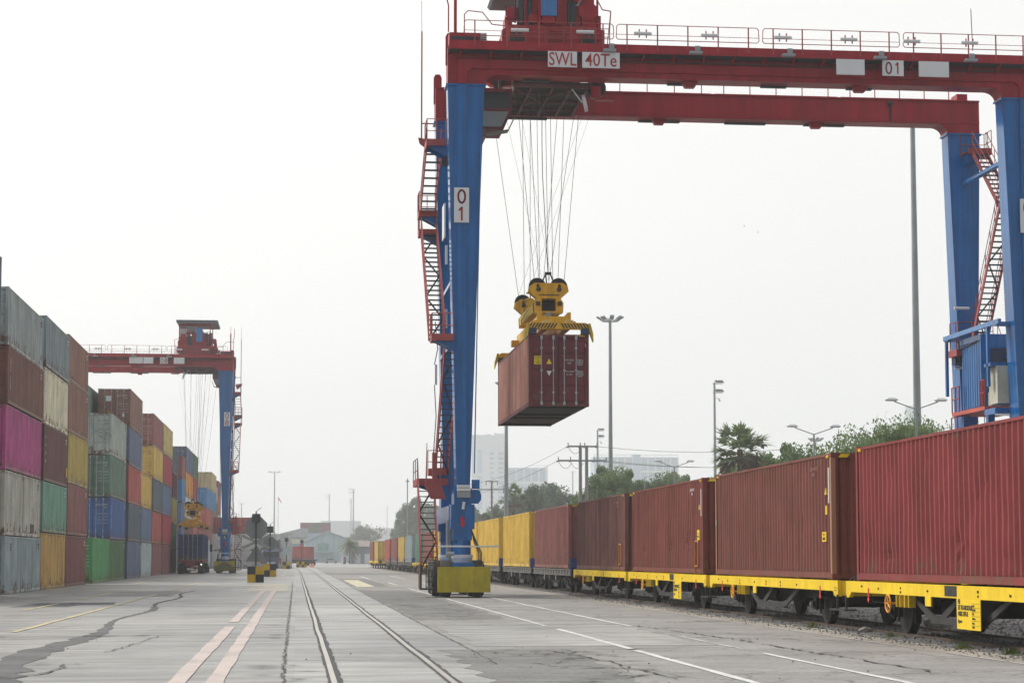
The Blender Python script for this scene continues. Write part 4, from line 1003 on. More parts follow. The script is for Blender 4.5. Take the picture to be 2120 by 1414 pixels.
    # ---- stair tower on the outer side
    def flight(side, x0, x1, p, q):
        (ya, za), (yb_, zb) = p, q; n = max(3, int(abs(za-zb)/.23)); mb = MB()
        X0, X1 = MX(x0, side), MX(x1, side)
        for x in (X0, X1): mb.beam((x, ya, za), (x, yb_, zb), .05, .2)
        st = B(mb, 'stair_stringer', stair_red); mb = MB()
        for i in range(n):
            t = (i+.5)/n; y = ya+(yb_-ya)*t; z = za+(zb-za)*t; mb.box(min(X0, X1)+.02, max(X0, X1)-.02, y-.13, y+.13, z, z+.035)
        B(mb, 'stair_treads', steel_dark, st); mb = MB()
        for x in (X0, X1):
            for h in (.5, .95): mb.tube((x, ya, za+h), (x, yb_, zb+h), .018, 5)
            m_ = max(2, int(abs(za-zb)/.9))
            for i in range(m_+1):
                t = i/m_; y = ya+(yb_-ya)*t; z = za+(zb-za)*t; mb.tube((x, y, z), (x, y, z+.95), .018, 5)
        B(mb, 'handrail', stair_red, st)
        if abs(za-zb) > 3:
            mb = MB(); m_ = int(abs(za-zb)/1.05)
            for i in range(m_):
                t0, t1 = i/m_, (i+1)/m_; xa_, xb_ = (X0, X1) if i % 2 else (X1, X0)
                mb.beam((xa_, ya+(yb_-ya)*t0, za+(zb-za)*t0-.12), (xb_, ya+(yb_-ya)*t1, za+(zb-za)*t1-.12), .05, .05)
            B(mb, 'stair_bracing', steel_dark, st)
    def landing(side, x0, x1, y0, y1, z, rails='lfb'):
        X0, X1 = sorted((MX(x0, side), MX(x1, side)))
        mb = MB(); mb.box(X0, X1, y0, y1, z-.05, z); lp = B(mb, 'landing', steel_dark)
        mb = MB()
        for y in (y0, y1): mb.box(X0, X1, y-.02, y+.02, z-.12, z+.16)
        xo = MX(x0, side); mb.box(xo-.02, xo+.02, y0, y1, z-.12, z+.16); B(mb, 'toe_board', stair_red, lp)
        mb = MB(); xo = MX(x0, side); xi = MX(x1, side)
        cs = []
        if 'l' in rails: cs.append(((xo, y0), (xo, y1)))
        if 'f' in rails: cs.append(((xo, y0), (xi, y0)))
        if 'b' in rails: cs.append(((xo, y1), (xi, y1)))
        for (ax, ay), (bx, by) in cs:
            for h in (.5, 1.0): mb.tube((ax, ay, z+h), (bx, by, z+h), .018, 5)
            for t in (0, .5, 1): mb.tube((ax+(bx-ax)*t, ay+(by-ay)*t, z), (ax+(bx-ax)*t, ay+(by-ay)*t, z+1.0), .02, 5)
        B(mb, 'handrail', stair_red, lp)
        mb = MB(); mb.prism([(min(xo, xi), z-.06), (max(xo, xi), z-.06), (xi, z-.5)], 'y', y0+.2, y0+.3); mb.prism([(min(xo, xi), z-.06), (max(xo, xi), z-.06), (xi, z-.5)], 'y', y1-.3, y1-.2); B(mb, 'support_bracket', cr_blue, lp)
    for side in (0, 1):
        if side == 0:
            landing(side, -.78, .0, 1.0, 2.4, 18.75, 'lf')
            flight(side, -.72, -.08, (2.4, 18.7), (6.2, 16.7))
            landing(side, -.78, .05, 6.1, 7.2, 16.65, 'lb'); landing(side, -.76, .05, 6.3, 7.2, 15.85, 'l')
            flight(side, -.68, -.02, (6.4, 15.85), (.95, 10.6))
            landing(side, -.62, .25, -.15, .95, 10.5, 'lf')
            flight(side, .02, .58, (1.3, 10.4), (6.7, 5.35))
            landing(side, -.3, .45, 6.0, 7.1, 5.3, 'b')
        else:
            landing(side, -.2, .9, 6.2, 7.15, 20.0, 'lb')
            flight(side, .05, .7, (6.2, 19.95), (3.0, 17.0))
            landing(side, -.1, .8, 1.0, 3.0, 17.0, 'l')
            flight(side, .15, .85, (2.4, 16.9), (6.3, 11.35))
            landing(side, -.1, 1.2, 6.2, 7.15, 11.3, 'lb')
            flight(side, -.5, .05, (6.7, 11.2), (1.2, 4.8))
        landing(side, -1.0, .3, 3.1, 6.0, 4.75, 'l')
        flight(side, -.98, -.30, (3.2, 4.7), (.9, 1.25))
        mb = MB(); x = MX(.2, side); mb.box(min(x, MX(.45, side)), max(x, MX(.45, side)), 1.0, 7.2, 10.25, 10.4); B(mb, 'access_beam', cr_blue); mb = MB()
        if side == 0: mb.beam((MX(.3, side), .95, 13.0), (MX(.3, side), 7.2, 13.0), .1, .16); B(mb, 'access_beam', cr_blue)
        mb = MB(); X0, X1 = sorted((MX(-1.0, side), MX(-.35, side)))
        mb.box(X0-.03, X0+.04, .5, 1.6, .35, 1.35); mb.box(X0, X1, .5, 1.6, .3, .36); ac = B(mb, 'entry_step', M('entry step brown', (.06, .025, .025), .7))
        mb = MB()
        for x in (MX(-.8, side), MX(-.42, side)): mb.tube((x, .3, .35), (x, .3, 1.65), .022, 5)
        for i in range(6): mb.box(min(MX(-.8, side), MX(-.42, side)), max(MX(-.8, side), MX(-.42, side)), .28, .34, .4+i*.22, .43+i*.22)
        B(mb, 'entry_ladder', steel_dark, ac)
        mb = MB(); mb.tube((MX(-.6, side), .25, 1.62), (MX(-.6, side), .25, 1.78), .05, 8); B(mb, 'beacon', P('beacon red', (190, 40, 40)), ac)
        mb = MB(); x = MX(-.55, side); s = -1 if side else 1
        mb.hexa((min(x, x+s*.62), max(x, x+s*.62), 1.2, 1.4, 4.0), (min(x-s*.28, x+s*.4), max(x-s*.28, x+s*.4), 1.2, 1.4, 4.62)); 
        rp = B(mb, 'ramp_panel', stair_red); mb = MB()
        for q in (-.2, .1, .38): mb.tube((x+s*q, 1.3, 4.6), (x+s*(q+.03), 1.3, 6.3), .035, 5, .015)
        mb.box(min(x+s*.05, x+s*.25), max(x+s*.05, x+s*.25), 1.25, 1.4, 4.6, 5.9); B(mb, 'ramp_post', stair_red, rp)
        mb = MB()                                                # cable guides and lamps on the stair-side leg
        mb.box(min(MX(.0, side), MX(.1, side)), max(MX(.0, side), MX(.1, side)), ybk-.15, ybk-.05, 9.2, 10.1); B(mb, 'tube_lamp', lamp_white)
        mb = MB(); mb.path([(MX(-.02, side), ybk-.1, 10.1), (MX(.12, side), ybk-.1, 10.8), (MX(.0, side), ybk-.2, 12.0)], .02, 4); mb.path([(MX(-.02, side), ybk-.1, 9.2), (MX(.06, side), ybk-.1, 7.8), (MX(-.05, side), ybk-.1, 6.2), (MX(.1, side), ybk-.1, 5.0)], .02, 4); B(mb, 'cable', black)
        mb = MB(); mb.box(MX(.06, side)-.03, MX(.06, side)+.03, 2.2, 3.4, 15.0, 16.45); B(mb, 'side_plate', white_p)
        mb = MB(); mb.box(min(MX(-.12, side), MX(.14, side)), max(MX(-.12, side), MX(.14, side)), 1.8, 2.2, 18.0, 18.35); B(mb, 'flood_lamp', steel_dark)
        for zz in (11.2, 13.9):
            mb = MB(); mb.box(min(MX(.1, side), MX(.2, side)), max(MX(.1, side), MX(.2, side)), 2.5, 2.6, zz, zz+.8); B(mb, 'tube_lamp', lamp_white)
    # ---- power house and electric rooms between the far-side legs
    px = CWID-1.75
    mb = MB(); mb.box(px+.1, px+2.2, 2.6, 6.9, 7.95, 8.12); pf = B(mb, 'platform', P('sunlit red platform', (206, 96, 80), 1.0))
    for a, b in ((2.6, 3.1), (5.9, 6.9)):
        mb = MB()
        for y in (a, (a+b)/2, b): mb.tube((px+.12, y, 8.1), (px+.12, y, 9.25), .035, 6)
        for h in (.6, 1.15): mb.tube((px+.12, a, 8.1+h), (px+.12, b, 8.1+h), .03, 6)
        B(mb, 'guard_rail', P('guard rail red', (150, 36, 40), 1.2), pf)
    mb = MB(); y0, y1, n = 3.55, 6.2, 9; w = (y1-y0)/n; pr = []
    for i in range(n):
        y = y0+i*w; pr += [(px+.42, y), (px+.34, y+w*.3), (px+.34, y+w*.6), (px+.42, y+w*.9)]
    pr += [(px+.42, y1), (px+1.9, y1), (px+1.9, y0)]
    mb.prism([(p[0], p[1]) for p in pr], 'z', 8.2, 11.1); ph = B(mb, 'power_house', cr_blue2)
    mb = MB(); mb.box(px+.3, px+1.95, y0-.06, y1+.06, 11.1, 11.35); mb.box(px+.3, px+1.95, y0-.06, y0-.01, 8.15, 11.1); B(mb, 'power_house_trim', cr_blue, ph)
    mb = MB(); mb.box(px+.7, px+1.6, y0-.35, y0-.06, 8.4, 10.7); B(mb, 'cabinet_door', M('navy cabinet', (.02, .035, .08), .5), ph)
    mb = MB(); mb.path([(px+.36, 3.6, 11.2), (px+.3, 4.2, 11.05), (px+.3, 5.2, 11.0), (px+.28, 6.1, 10.95), (px+.3, 6.3, 10.4)], .035, 5); B(mb, 'cable', black, ph)
    mb = MB(); mb.box(px+.25, px+.95, 1.35, 2.4, 8.15, 9.75); B(mb, 'electric_cabinet', P('cream cabinet', (188, 186, 168)))
    mb = MB(); mb.box(px+.5, px+.9, 2.75, 3.25, 8.15, 8.75); B(mb, 'small_cabinet', steel_grey)
    for zz in (6.75, 11.55):
        mb = MB(); mb.beam((px+.05, .4, zz), (px+.05, 7.6, zz), .14, .2); B(mb, 'frame_rail', cr_blue2)
        mb = MB(); mb.box(px-.0, px+.7, .6, 1.1, zz-.15, zz+.0); mb.box(px-.0, px+.7, 7.0, 7.5, zz-.15, zz+.0); B(mb, 'frame_bracket', cr_blue2)
    for y in (1.9, 7.35):
        mb = MB(); mb.box(px-.0, px+.12, y-.08, y+.08, 8.9, 11.5); B(mb, 'frame_post', cr_blue)
    for bx in ((px+.0, px+.7, 1.5, 2.3, 9.75, 9.9), (px+.1, px+2.2, 1.3, 2.6, 7.7, 7.95), (px+.4, px+.7, 3.0, 3.3, 6.8, 7.95), (px+.4, px+.7, 6.2, 6.5, 6.8, 7.95)): mb = MB(); mb.box(*bx); B(mb, 'platform_bearer', cr_blue)
    mb = MB(); mb.box(px+.0, px+2.0, 5.2, 7.2, 6.3, 6.55); mb.box(px+.2, px+1.2, 6.6, 7.1, 10.3, 10.9); B(mb, 'lower_deck', M('navy cabinet', (.02, .035, .08), .5))
    for z0_, z1_ in ((10.75, 12.2), (6.5, 7.9)):
        mb = MB()
        for y in (6.3, 7.1): mb.tube((px+.15, y, z0_), (px+.15, y, z1_), .03, 5)
        for z in ((z0_+z1_)/2, z1_): mb.tube((px+.15, 6.3, z), (px+.15, 7.1, z), .03, 5)
        B(mb, 'guard_rail', stair_red)
    mb = MB(); mb.box(px+.1, px+.6, 6.1, 7.2, 10.65, 10.95); B(mb, 'toe_board', stair_red)
    for y, z in ((6.9, 12.9), (7.0, 10.2)):
        mb = MB(); mb.tube((px+.3, y, z), (px+1.0, y, z), .07, 8); B(mb, 'tube_lamp', lamp_white)
    # ---- trolley
    tr = put('trolley', None, g, (sx*trolley_x, 0, 0)); t0 = tr
    def BT(mb, name, mat, parent=tr): return mb.build(name, mat, parent, mirror=mirror)
    mb = MB()
    for y in (.25, ybk+.2):
        mb.prism([(-2.15, 22.95), (-1.9, 22.78), (1.9, 22.78), (2.15, 22.95), (2.15, 23.5), (1.8, 23.55), (-1.9, 23.55), (-2.15, 23.4)], 'y', y, y+.5)
    for x in (-1.9, 1.4): mb.box(x, x+.5, .7, ybk+.3, 23.0, 23.5)
    mb.box(-2.0, 2.0, .4, ybk+.5, 23.55, 23.68)
    BT(mb, 'trolley_frame', cr_red)
    for x in (-1.55, 1.45):
        for y in (.42, ybk+.42):
            mb = MB(); mb.tube((x, y-.26, 23.0), (x, y+.24, 23.0), .32, 18); mb.tube((x, y-.3, 23.0), (x, y+.26, 23.0), .1, 8); BT(mb, 'trolley_wheel', steel_dark)
    mb = MB(); mb.tube((-1.2, 2.2, 24.3), (1.2, 2.2, 24.3), .55, 20); mb.tube((-1.25, 2.2, 24.3), (-1.2, 2.2, 24.3), .7, 20); mb.tube((1.2, 2.2, 24.3), (1.25, 2.2, 24.3), .7, 20); BT(mb, 'rope_drum', cr_red)
    mb = MB(); mb.tube((-1.2, 5.6, 24.3), (1.2, 5.6, 24.3), .55, 20); mb.tube((-1.25, 5.6, 24.3), (-1.2, 5.6, 24.3), .7, 20); mb.tube((1.2, 5.6, 24.3), (1.25, 5.6, 24.3), .7, 20); BT(mb, 'rope_drum', cr_red)
    mb = MB(); mb.box(1.25, 1.75, .5, 1.4, 23.7, 24.9); mb.tube((1.5, .45, 24.35), (1.5, 1.5, 24.35), .42, 8); mb.box(.85, 1.2, .6, 1.3, 23.7, 24.6); BT(mb, 'gearbox', cr_red)
    mb = MB(); mb.box(.62, .95, .4, .62, 23.7, 24.7); BT(mb, 'motor', steel_dark)
    for x, r_ in ((-.95, .1), (-1.35, .16)): mb = MB(); mb.tube((x, .5, 23.7), (x, .5, 25.0), r_, 8); BT(mb, 'motor', steel_dark)
    mb = MB(); mb.box(-1.1, -.62, .55, 1.2, 23.7, 25.0); mb.box(-.1, .6, .5, 1.0, 23.7, 25.1); mb.box(-1.9, -1.5, .4, .9, 23.9, 24.4); BT(mb, 'machine_housing', cr_red)
    mb = MB(); mb.box(-.52, .14, .22, .9, 24.05, 25.5); bc = BT(mb, 'control_cabinet', cr_blue2)
    mb = MB(); mb.box(-.46, .08, .30, .9, 23.68, 24.05); mb.box(-.5, .12, .2, .3, 23.75, 23.82); BT(mb, 'cabinet_stand', cr_red)
    mb = MB(); mb.hexa((.35, 1.0, 1.2, 2.2, 25.0), (.15, 1.2, 1.0, 2.4, 25.7)); BT(mb, 'air_duct', steel_grey)
    for (x, z, r_, l_) in ((-1.75, 24.15, .22, .7), (-.85, 23.95, .18, .6), (.95, 24.9, .2, .5)):
        mb = MB(); mb.tube((x, .35, z), (x, .35+l_, z), r_, 12); mb.tube((x, .33, z), (x, .38, z), r_*1.15, 12); BT(mb, 'brake_drum', cr_red)
    for bx in ((-2.0, -1.7, .5, 1.4, 23.7, 24.0), (-1.3, -1.12, .45, .9, 23.7, 24.9), (1.75, 2.05, .6, 1.2, 23.6, 24.2), (.14, .34, .35, .5, 23.7, 24.8), (-.62, -.52, .3, .45, 23.7, 25.2)):
        mb = MB(); mb.box(*bx); BT(mb, 'machine_housing', cr_red)
    mb = MB(); mb.path([(-1.6, .3, 23.7), (-1.6, .3, 24.8), (-1.2, .3, 25.1), (-.6, .3, 25.0)], .03, 5); BT(mb, 'hose', black)
    mb = MB(); mb.path([(.7, .3, 23.8), (.75, .3, 24.7), (1.1, .3, 24.9), (1.4, .3, 24.8)], .03, 5); BT(mb, 'hose', black)
    mb = MB()
    for q in range(6): mb.box(-.3+q*.02, .4+q*.02, .18, .22, 22.95+q*.09, 22.98+q*.09)
    mb.tube((-.3, .2, 22.9), (-.2, .2, 23.5), .02, 4); mb.tube((.4, .2, 22.9), (.5, .2, 23.5), .02, 4); BT(mb, 'step_ladder', stair_red)
    mb = MB(); mb.box(1.15, 1.95, 1.8, 3.4, 24.5, 25.6); BT(mb, 'electric_room', lamp_white)
    mb = MB()
    for x in (-1.3, 1.9):
        for y in (.6, 6.6): mb.tube((x, y, 23.6), (x, y, 26.2), .05, 6)
    mb.box(-1.3, 1.9, .56, .64, 25.75, 26.0); BT(mb, 'roof_post', cr_red)
    mb = MB(); mb.hexa((-2.0, 2.2, .0, 7.2, 26.15), (-2.1, 2.2, -.1, 7.3, 26.3)); mb.box(-2.05, 2.15, -.1, -.06, 25.95, 26.2); BT(mb, 'roof', M('trolley roof grey', (.13, .15, .17), .6))
    mb = MB(); y = -.15
    for x in (-1.9, -1.2, -.4, .35, 1.1, 1.7, 2.3): mb.tube((x, y, 22.62), (x, y, 23.45), .022, 5)
    for z in (22.8, 23.1, 23.45): mb.tube((-1.9, y, z), (2.3, y, z), .018, 5)
    mb.path([(2.3, y, 23.45), (2.35, y, 24.2), (2.0, y, 24.25), (1.6, y, 25.0)], .025, 5); mb.path([(-1.9, y, 23.45), (-2.6, y, 23.5), (-3.0, y, 24.0), (-3.6, y, 24.05), (-3.75, y, 23.9), (-3.75, y, 23.0)], .022, 5); mb.path([(2.35, y, 24.2), (2.2, y, 22.8), (1.9, y, 22.6)], .02, 5)
    BT(mb, 'trolley_railing', stair_red)
    # under-frame of the trolley and its head sheaves
    mb = MB(); mb.box(-1.55, 1.7, 1.25, 6.8, 21.42, 21.5)
    BT(mb, 'under_deck', M('under deck', (.05, .045, .05), .7))
    mb = MB()
    for x in (-1.5, -.8, .1, .9, 1.6): mb.beam((x, 1.2, 21.3), (x, 6.8, 21.3), .08, .16)
    for y in (1.3, 2.6, 4.2, 5.6, 6.7): mb.beam((-1.6, y, 21.33), (1.7, y, 21.33), .08, .14)
    mb.beam((-1.5, 1.3, 21.2), (.1, 4.2, 21.2), .05, .06); mb.beam((.9, 1.3, 21.2), (-.8, 4.2, 21.2), .05, .06)
    for x in (-1.6, 1.7):
        for y in (1.2, 6.8): mb.tube((x, y, 21.3), (x, y, 23.0), .06, 6)
    BT(mb, 'under_frame', P('under frame rust', (110, 72, 72), 1.0))
    mb = MB(); mb.tube((1.95, 1.3, 21.3), (1.95, 1.7, 21.3), .42, 16); BT(mb, 'sheave', steel_dark)
    mb = MB(); mb.tube((1.35, 1.0, 20.55), (1.48, .98, 20.58), .36, 16); mb.beam((1.3, 1.0, 20.6), (.9, 1.2, 21.2), .05, .05); BT(mb, 'dish_lamp', lamp_white)
    mb = MB(); mb.box(1.9, 2.7, .95, 1.3, 20.72, 20.80); mb.box(1.7, 2.1, .98, 1.25, 20.8, 21.3); BT(mb, 'end_stop', cr_red)
    # operator cab hung under the trolley
    mb = MB(); cx = -2.35
    mb.hexa((cx-.75, cx+.45, 2.0, 3.9, 19.6), (cx-.75, cx+.80, 2.0, 3.9, 20.4)); mb.box(cx-.75, cx+.8, 2.0, 3.9, 20.4, 21.35)
    cab = BT(mb, 'operator_cab', P('cab red', (110, 40, 46), 1.2))
    mb = MB(); mb.box(cx-.62, cx+.70, 1.985, 2.0, 20.5, 21.2); mb.box(cx+.8, cx+.815, 2.1, 3.8, 20.5, 21.2); BT(mb, 'cab_window', glass_m, cab)
    mb = MB(); mb.hexa((cx-.55, cx+.36, 1.98, 2.0, 19.7), (cx-.55, cx+.66, 1.98, 2.0, 20.35)); BT(mb, 'cab_window', P('pale cab glass', (150, 160, 156), 1.0), cab)
    mb = MB(); mb.beam((cx-.35, 1.9, 19.32), (cx+.62, 1.9, 19.5), .5, .06); mb.beam((cx+.62, 1.9, 19.5), (cx+.9, 1.9, 20.1), .05, .05); BT(mb, 'cab_step', P('cab step', (120, 120, 110), 1.0), cab)
    mb = MB(); mb.box(cx-.95, cx-.3, 1.9, 3.9, 19.25, 19.6); BT(mb, 'cab_base', P('cab underside', (140, 92, 84), 1.0), cab)
    mb = MB(); mb.tube((cx-.7, 1.8, 19.9), (cx-.7, 1.8, 20.25), .12, 10); BT(mb, 'horn', steel_grey, cab)
    # ---- hoist ropes: from the trolley sheaves to the head block
    zt = 21.3
    hx, hz, hy0, hy1 = hoist
    for (xa, ya, xb, yb_) in ((-1.42, 1.6, hx-.60, hy0), (-.88, 1.6, hx-.42, hy0), (-.50, 2.0, hx-.36, hy0+.1), (-.12, 2.1, hx+.02, hy0+.2), (.08, 2.0, hx+.18, hy0), (.66, 1.6, hx+.40, hy0), (1.34, 1.6, hx+.66, hy0),
                              (-1.95, 6.2, hx-.66, hy1), (-.62, 6.2, hx-.40, hy1), (-.30, 6.0, hx-.14, hy1), (.95, 6.2, hx+.40, hy1), (1.7, 6.2, hx+.60, hy1)):
        mb = MB(); mb.tube((xa, ya, zt), (xb, yb_, hz), .011, 5); BT(mb, 'hoist_rope', cable_m)
    for (xa, xb) in ((-1.9, .5), (-1.2, .9), (2.2, -.3), (1.9, -.7)):
        mb = MB(); mb.tube((xa, 3.0, zt), (hx+xb, hy1-.4, hz), .005, 4); BT(mb, 'anti_sway_rope', cable_m)
    mb = MB(); mb.path([(-.22, 2.4, zt), (-.22, 2.4, zt-2.2), (-.2, 2.4, zt-3.5), (.0, 2.2, hz+.4)], .016, 5); BT(mb, 'power_cable', black)
    return g

CR1 = (6.05, 80.4, 0.0)
HCX = at(1157, 760, 78.7).x            # hanging container
HL, HHt = 12.19, 2.9; HY = 78.7 + HL/2; HZ = 7.62
hoist1 = (HCX - CR1[0] - 4.42, HZ+HHt+2.65, HY-2.85-CR1[1], HY+2.55-CR1[1])
gantry('tall red and blue gantry crane marked 01, spanning the train', CR1, False, '01', 4.42, True, False, hoist1)
CR8 = (-6.65, 209.0, 0.0)
gantry('distant red and blue gantry crane marked 08, over the container stacks', CR8, True, '08', 3.75, False, True, (0.35, 6.9, 1.4, 6.4))

# ------------------------------------------------------------------ spreader
def spreader(label, loc, scale_y=1.0, chev=True):
    """origin on the container roof, middle; y towards the back"""
    s = thing('container_spreader', label, 'spreader', loc, 0, 'yellow container spreaders'); Y1 = 6.05
    _pre = set(SC.objects)
    for yb, e in ((-2.95, -1), (2.45, 1)):
        mb = MB(); pts = [(-.62, .92), (.62, .92), (.66, 1.35), (.52, 1.55), (.84, 1.85), (.80, 2.06), (.60, 2.20), (-.60, 2.20), (-.80, 2.06), (-.84, 1.85), (-.52, 1.55), (-.66, 1.35)]
        # plate with its central opening, built as a frame of pieces
        mb.prism([(-.60, .95), (-.30, .95), (-.30, 1.55), (-.50, 1.55), (-.62, 1.36)], 'y', yb, yb+.1)
        mb.prism([(.60, .95), (.30, .95), (.30, 1.55), (.50, 1.55), (.62, 1.36)], 'y', yb, yb+.1)
        mb.prism([(-.50, 1.55), (.50, 1.55), (.84, 1.85), (.80, 2.06), (.60, 2.20), (-.60, 2.20), (-.80, 2.06), (-.84, 1.85)], 'y', yb, yb+.1)
        mb.box(-.30, .30, yb, yb+.1, .95, 1.02)
        hp = mb.build('head_plate', yel_crane, s)
        mb = MB(); mb.prism([(-.60, .95), (.60, .95), (.62, 1.36), (.5, 1.55), (-.5, 1.55), (-.62, 1.36)], 'y', yb+.45, yb+.5); mb.prism([(-.50, 1.55), (.50, 1.55), (.84, 1.85), (.80, 2.06), (.60, 2.20), (-.60, 2.20), (-.80, 2.06), (-.84, 1.85)], 'y', yb+.42, yb+.5); mb.build('head_plate', yel_dull, s)
        mb = MB()
        for x in (-.45, .45): mb.box(x-.09, x+.09, yb-.03, yb+.0, 1.24, 1.42)
        for x in (-.43, .43): mb.tube((x, yb-.04, 1.93), (x, yb, 1.93), .10, 12)
        mb.beam((-.43, yb-.02, 1.7), (.43, yb-.02, 1.7), .03, .03)
        mb.build('head_fitting', M('spreader fitting', (.05, .045, .03), .7), hp)
        for x in (-.45, .45):
            mb = MB(); n = 24; ym = yb+.26
            mb.ring((x, ym, 2.08), (0, 1, 0), .32, .055, 24, 6); mb.tube((x, ym-.03, 2.08), (x, ym+.03, 2.08), .31, 20); mb.tube((x, yb, 2.08), (x, yb+.5, 2.08), .07, 8); mb.build('sheave', black, s)
        mb = MB(); mb.box(-.12, .12, yb+.15, yb+.3, 1.1, 1.45); mb.box(-.28, .28, yb+.2, yb+.26, 1.02, 1.5); mb.tube((-.3, yb+.08, 1.33), (.3, yb+.08, 1.33), .03, 6); mb.build('actuator', grime, s)
    mb = MB()
    for x in (-.52, .52): mb.box(x-.1, x+.1, -2.5, 2.5, 1.02, 1.42)
    mb.box(-.5, .5, -1.6, 1.6, 1.05, 1.25); mb.box(-.4, .4, -.9, .9, 1.25, 1.6); mb.build('head_block', yel_dull, s)
    mb = MB(); mb.path([(-.70, -2.3, 1.9), (-.70, -2.3, 1.3), (-.70, 1.0, 1.1), (-.70, 1.0, .8)], .03, 5)
    for k in range(3): mb.ring((-.68, -1.9, 1.4+.25*k), (0, 0, 1), .16, .02, 10, 4)
    mb.build('ladder_hoop', yel_dull, s)
    mb = MB(); mb.box(-.16, .16, -2.75, -2.35, .78, .92); mb.tube((-.02, -3.0, .72), (-.02, -3.0, .94), .09, 12); mb.build('hydraulic_tank', P('pump blue grey', (120, 146, 160)), s)
    mb = MB(); mb.path([(0, -2.7, 1.5), (-.1, -2.7, 2.6), (.1, -2.7, 2.6), (.36, -2.7, 2.0)], .03, 5); mb.path([(-.1, -2.7, 2.6), (-.38, -2.7, 2.0)], .03, 5); mb.box(-.13, .13, -2.8, -2.6, 2.58, 2.68); mb.build('cable_basket', black, s)
    for ob in set(SC.objects)-_pre:
        if ob.parent == s: ob.location.z += .30
    mb = MB(); mb.prism([(-.9, .46), (.9, .46), (.84, .70), (.70, .74), (.70, 1.08), (.56, 1.06), (.42, .90), (-.5, .90), (-.5, 1.12), (-.68, 1.12), (-.70, .74), (-.84, .70)], 'y', -4.6, -4.45); mb.box(-.92, .92, -4.45, -4.1, .46, .72); 
    mb.box(-.95, .95, 2.7, 3.05, .42, .70); mb.box(-.62, -.3, -4.4, 3.6, .46, .98); mb.box(.3, .62, -4.4, 3.6, .46, .92)
    mb.build('main_frame', yel_crane, s)
    for e in (-1, 1):
        mb = MB()
        for x in (-.46, .46): mb.box(x-.14, x+.14, min(e*2.9, e*Y1), max(e*2.9, e*Y1), .30, .58)
        mb.build('telescopic_beam', P('spreader beam tan', (214, 184, 120), 1.0, var=.2), s)
        mb = MB(); yb = e*Y1
        mb.prism([(-1.22, .14), (-1.1, .14), (-.85, .20), (.85, .20), (1.1, .14), (1.22, .14), (1.22, .30), (1.08, .46), (-1.08, .46), (-1.22, .30)], 'y', yb-.12, yb+.12)
        eb = mb.build('end_beam', yel_crane, s)
        if e < 0 and chev:
            for q in (-1, 1):
                for k in range(9):
                    x = .06+k*.125; mb = MB(); mb.prism([(q*x, .43), (q*(x+.065), .43), (q*(x+.19), .23), (q*(x+.125), .23)], 'y', yb-.128, yb-.118); mb.build('chevron_stripe', blk_box, eb)
        for x in (-1.22, 1.22):
            mb = MB(); q = 1 if x > 0 else -1
            mb.prism([(x-q*.06, .42), (x+q*.05, .44), (x+q*.16, .02), (x+q*.17, -.30), (x+q*.11, -.14), (x+q*.03, .06)], 'y', yb-.16, yb+.16); mb.build('corner_guide', yel_dull, s)
            mb = MB(); mb.box(x-q*.32 if q > 0 else x, x if q > 0 else x+.32, yb-.13, yb+.1, .0, .24); mb.build('twistlock_box', M('twistlock dark blue', (.03, .05, .09), .6), s)
    return s
spreader('yellow spreader with striped end beam gripping the lifted maroon container', (HCX, HY, HZ+HHt))
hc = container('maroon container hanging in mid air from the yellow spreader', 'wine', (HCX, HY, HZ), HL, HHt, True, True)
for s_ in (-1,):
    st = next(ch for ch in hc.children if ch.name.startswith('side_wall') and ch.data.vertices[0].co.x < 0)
    st.data = st.data.copy(); st.data.materials[0] = P('container lit side', (176, 124, 108), 1.35, rough=.65, var=.2, streak=.38, rust=.22)  # lighter than the doors: light on the left side put into its colour
y = -HL/2+.02
mb = MB(); mb.box(-1.0, -.68, y-.02, y+.03, 1.68, 2.02); p = mb.build('caution_label', yel_lab, hc); text("CAUTION\n9'6\nHIGH", .09, letter_dark, p, (-.84, y-.026, 1.85), FACE_CAM, .75, line=1.1)
mb = MB(); mb.prism([(-.50, 1.70), (-.28, 1.70), (-.39, 1.92)], 'y', y-.02, y+.03); mb.build('warning_triangle', yel_lab, hc)
mb = MB(); mb.prism([(-.39, 1.22), (-.29, 1.42), (-.49, 1.42)], 'y', y-.02, y+.03); mb.build('white_triangle', white_p, hc)
text('2', .16, letter_white, hc, (1.08, y-.02, 2.45), FACE_CAM, .8)
for z, a, b in ((1.86, 'MAX GROSS', '32500 KG'), (1.74, 'TARE', '3900 KG'), (1.40, 'MAX CARGO', '28600 KG'), (1.28, 'CU. CAP', '76.3 CU.M')):
    text(a, .085, letter_white, hc, (.42, y-.02, z), FACE_CAM, .75); text(b, .085, letter_white, hc, (.86, y-.02, z), FACE_CAM, .75); text('71650 LB' if a[0] == 'M' else '8600 LB', .075, letter_white, hc, (.86, y-.02, z-.07), FACE_CAM, .75)
stripes(hc, .7, 1.1, HHt-.09, HHt-.03, -HL/2+.006, 4)
for yy in (-1.0, 1.0, -5.2, 5.2): mb = MB(); mb.box(-CW+.1, CW-.1, yy-.35, yy+.35, -.03, .04); mb.build('floor_beam', floor_m, hc)

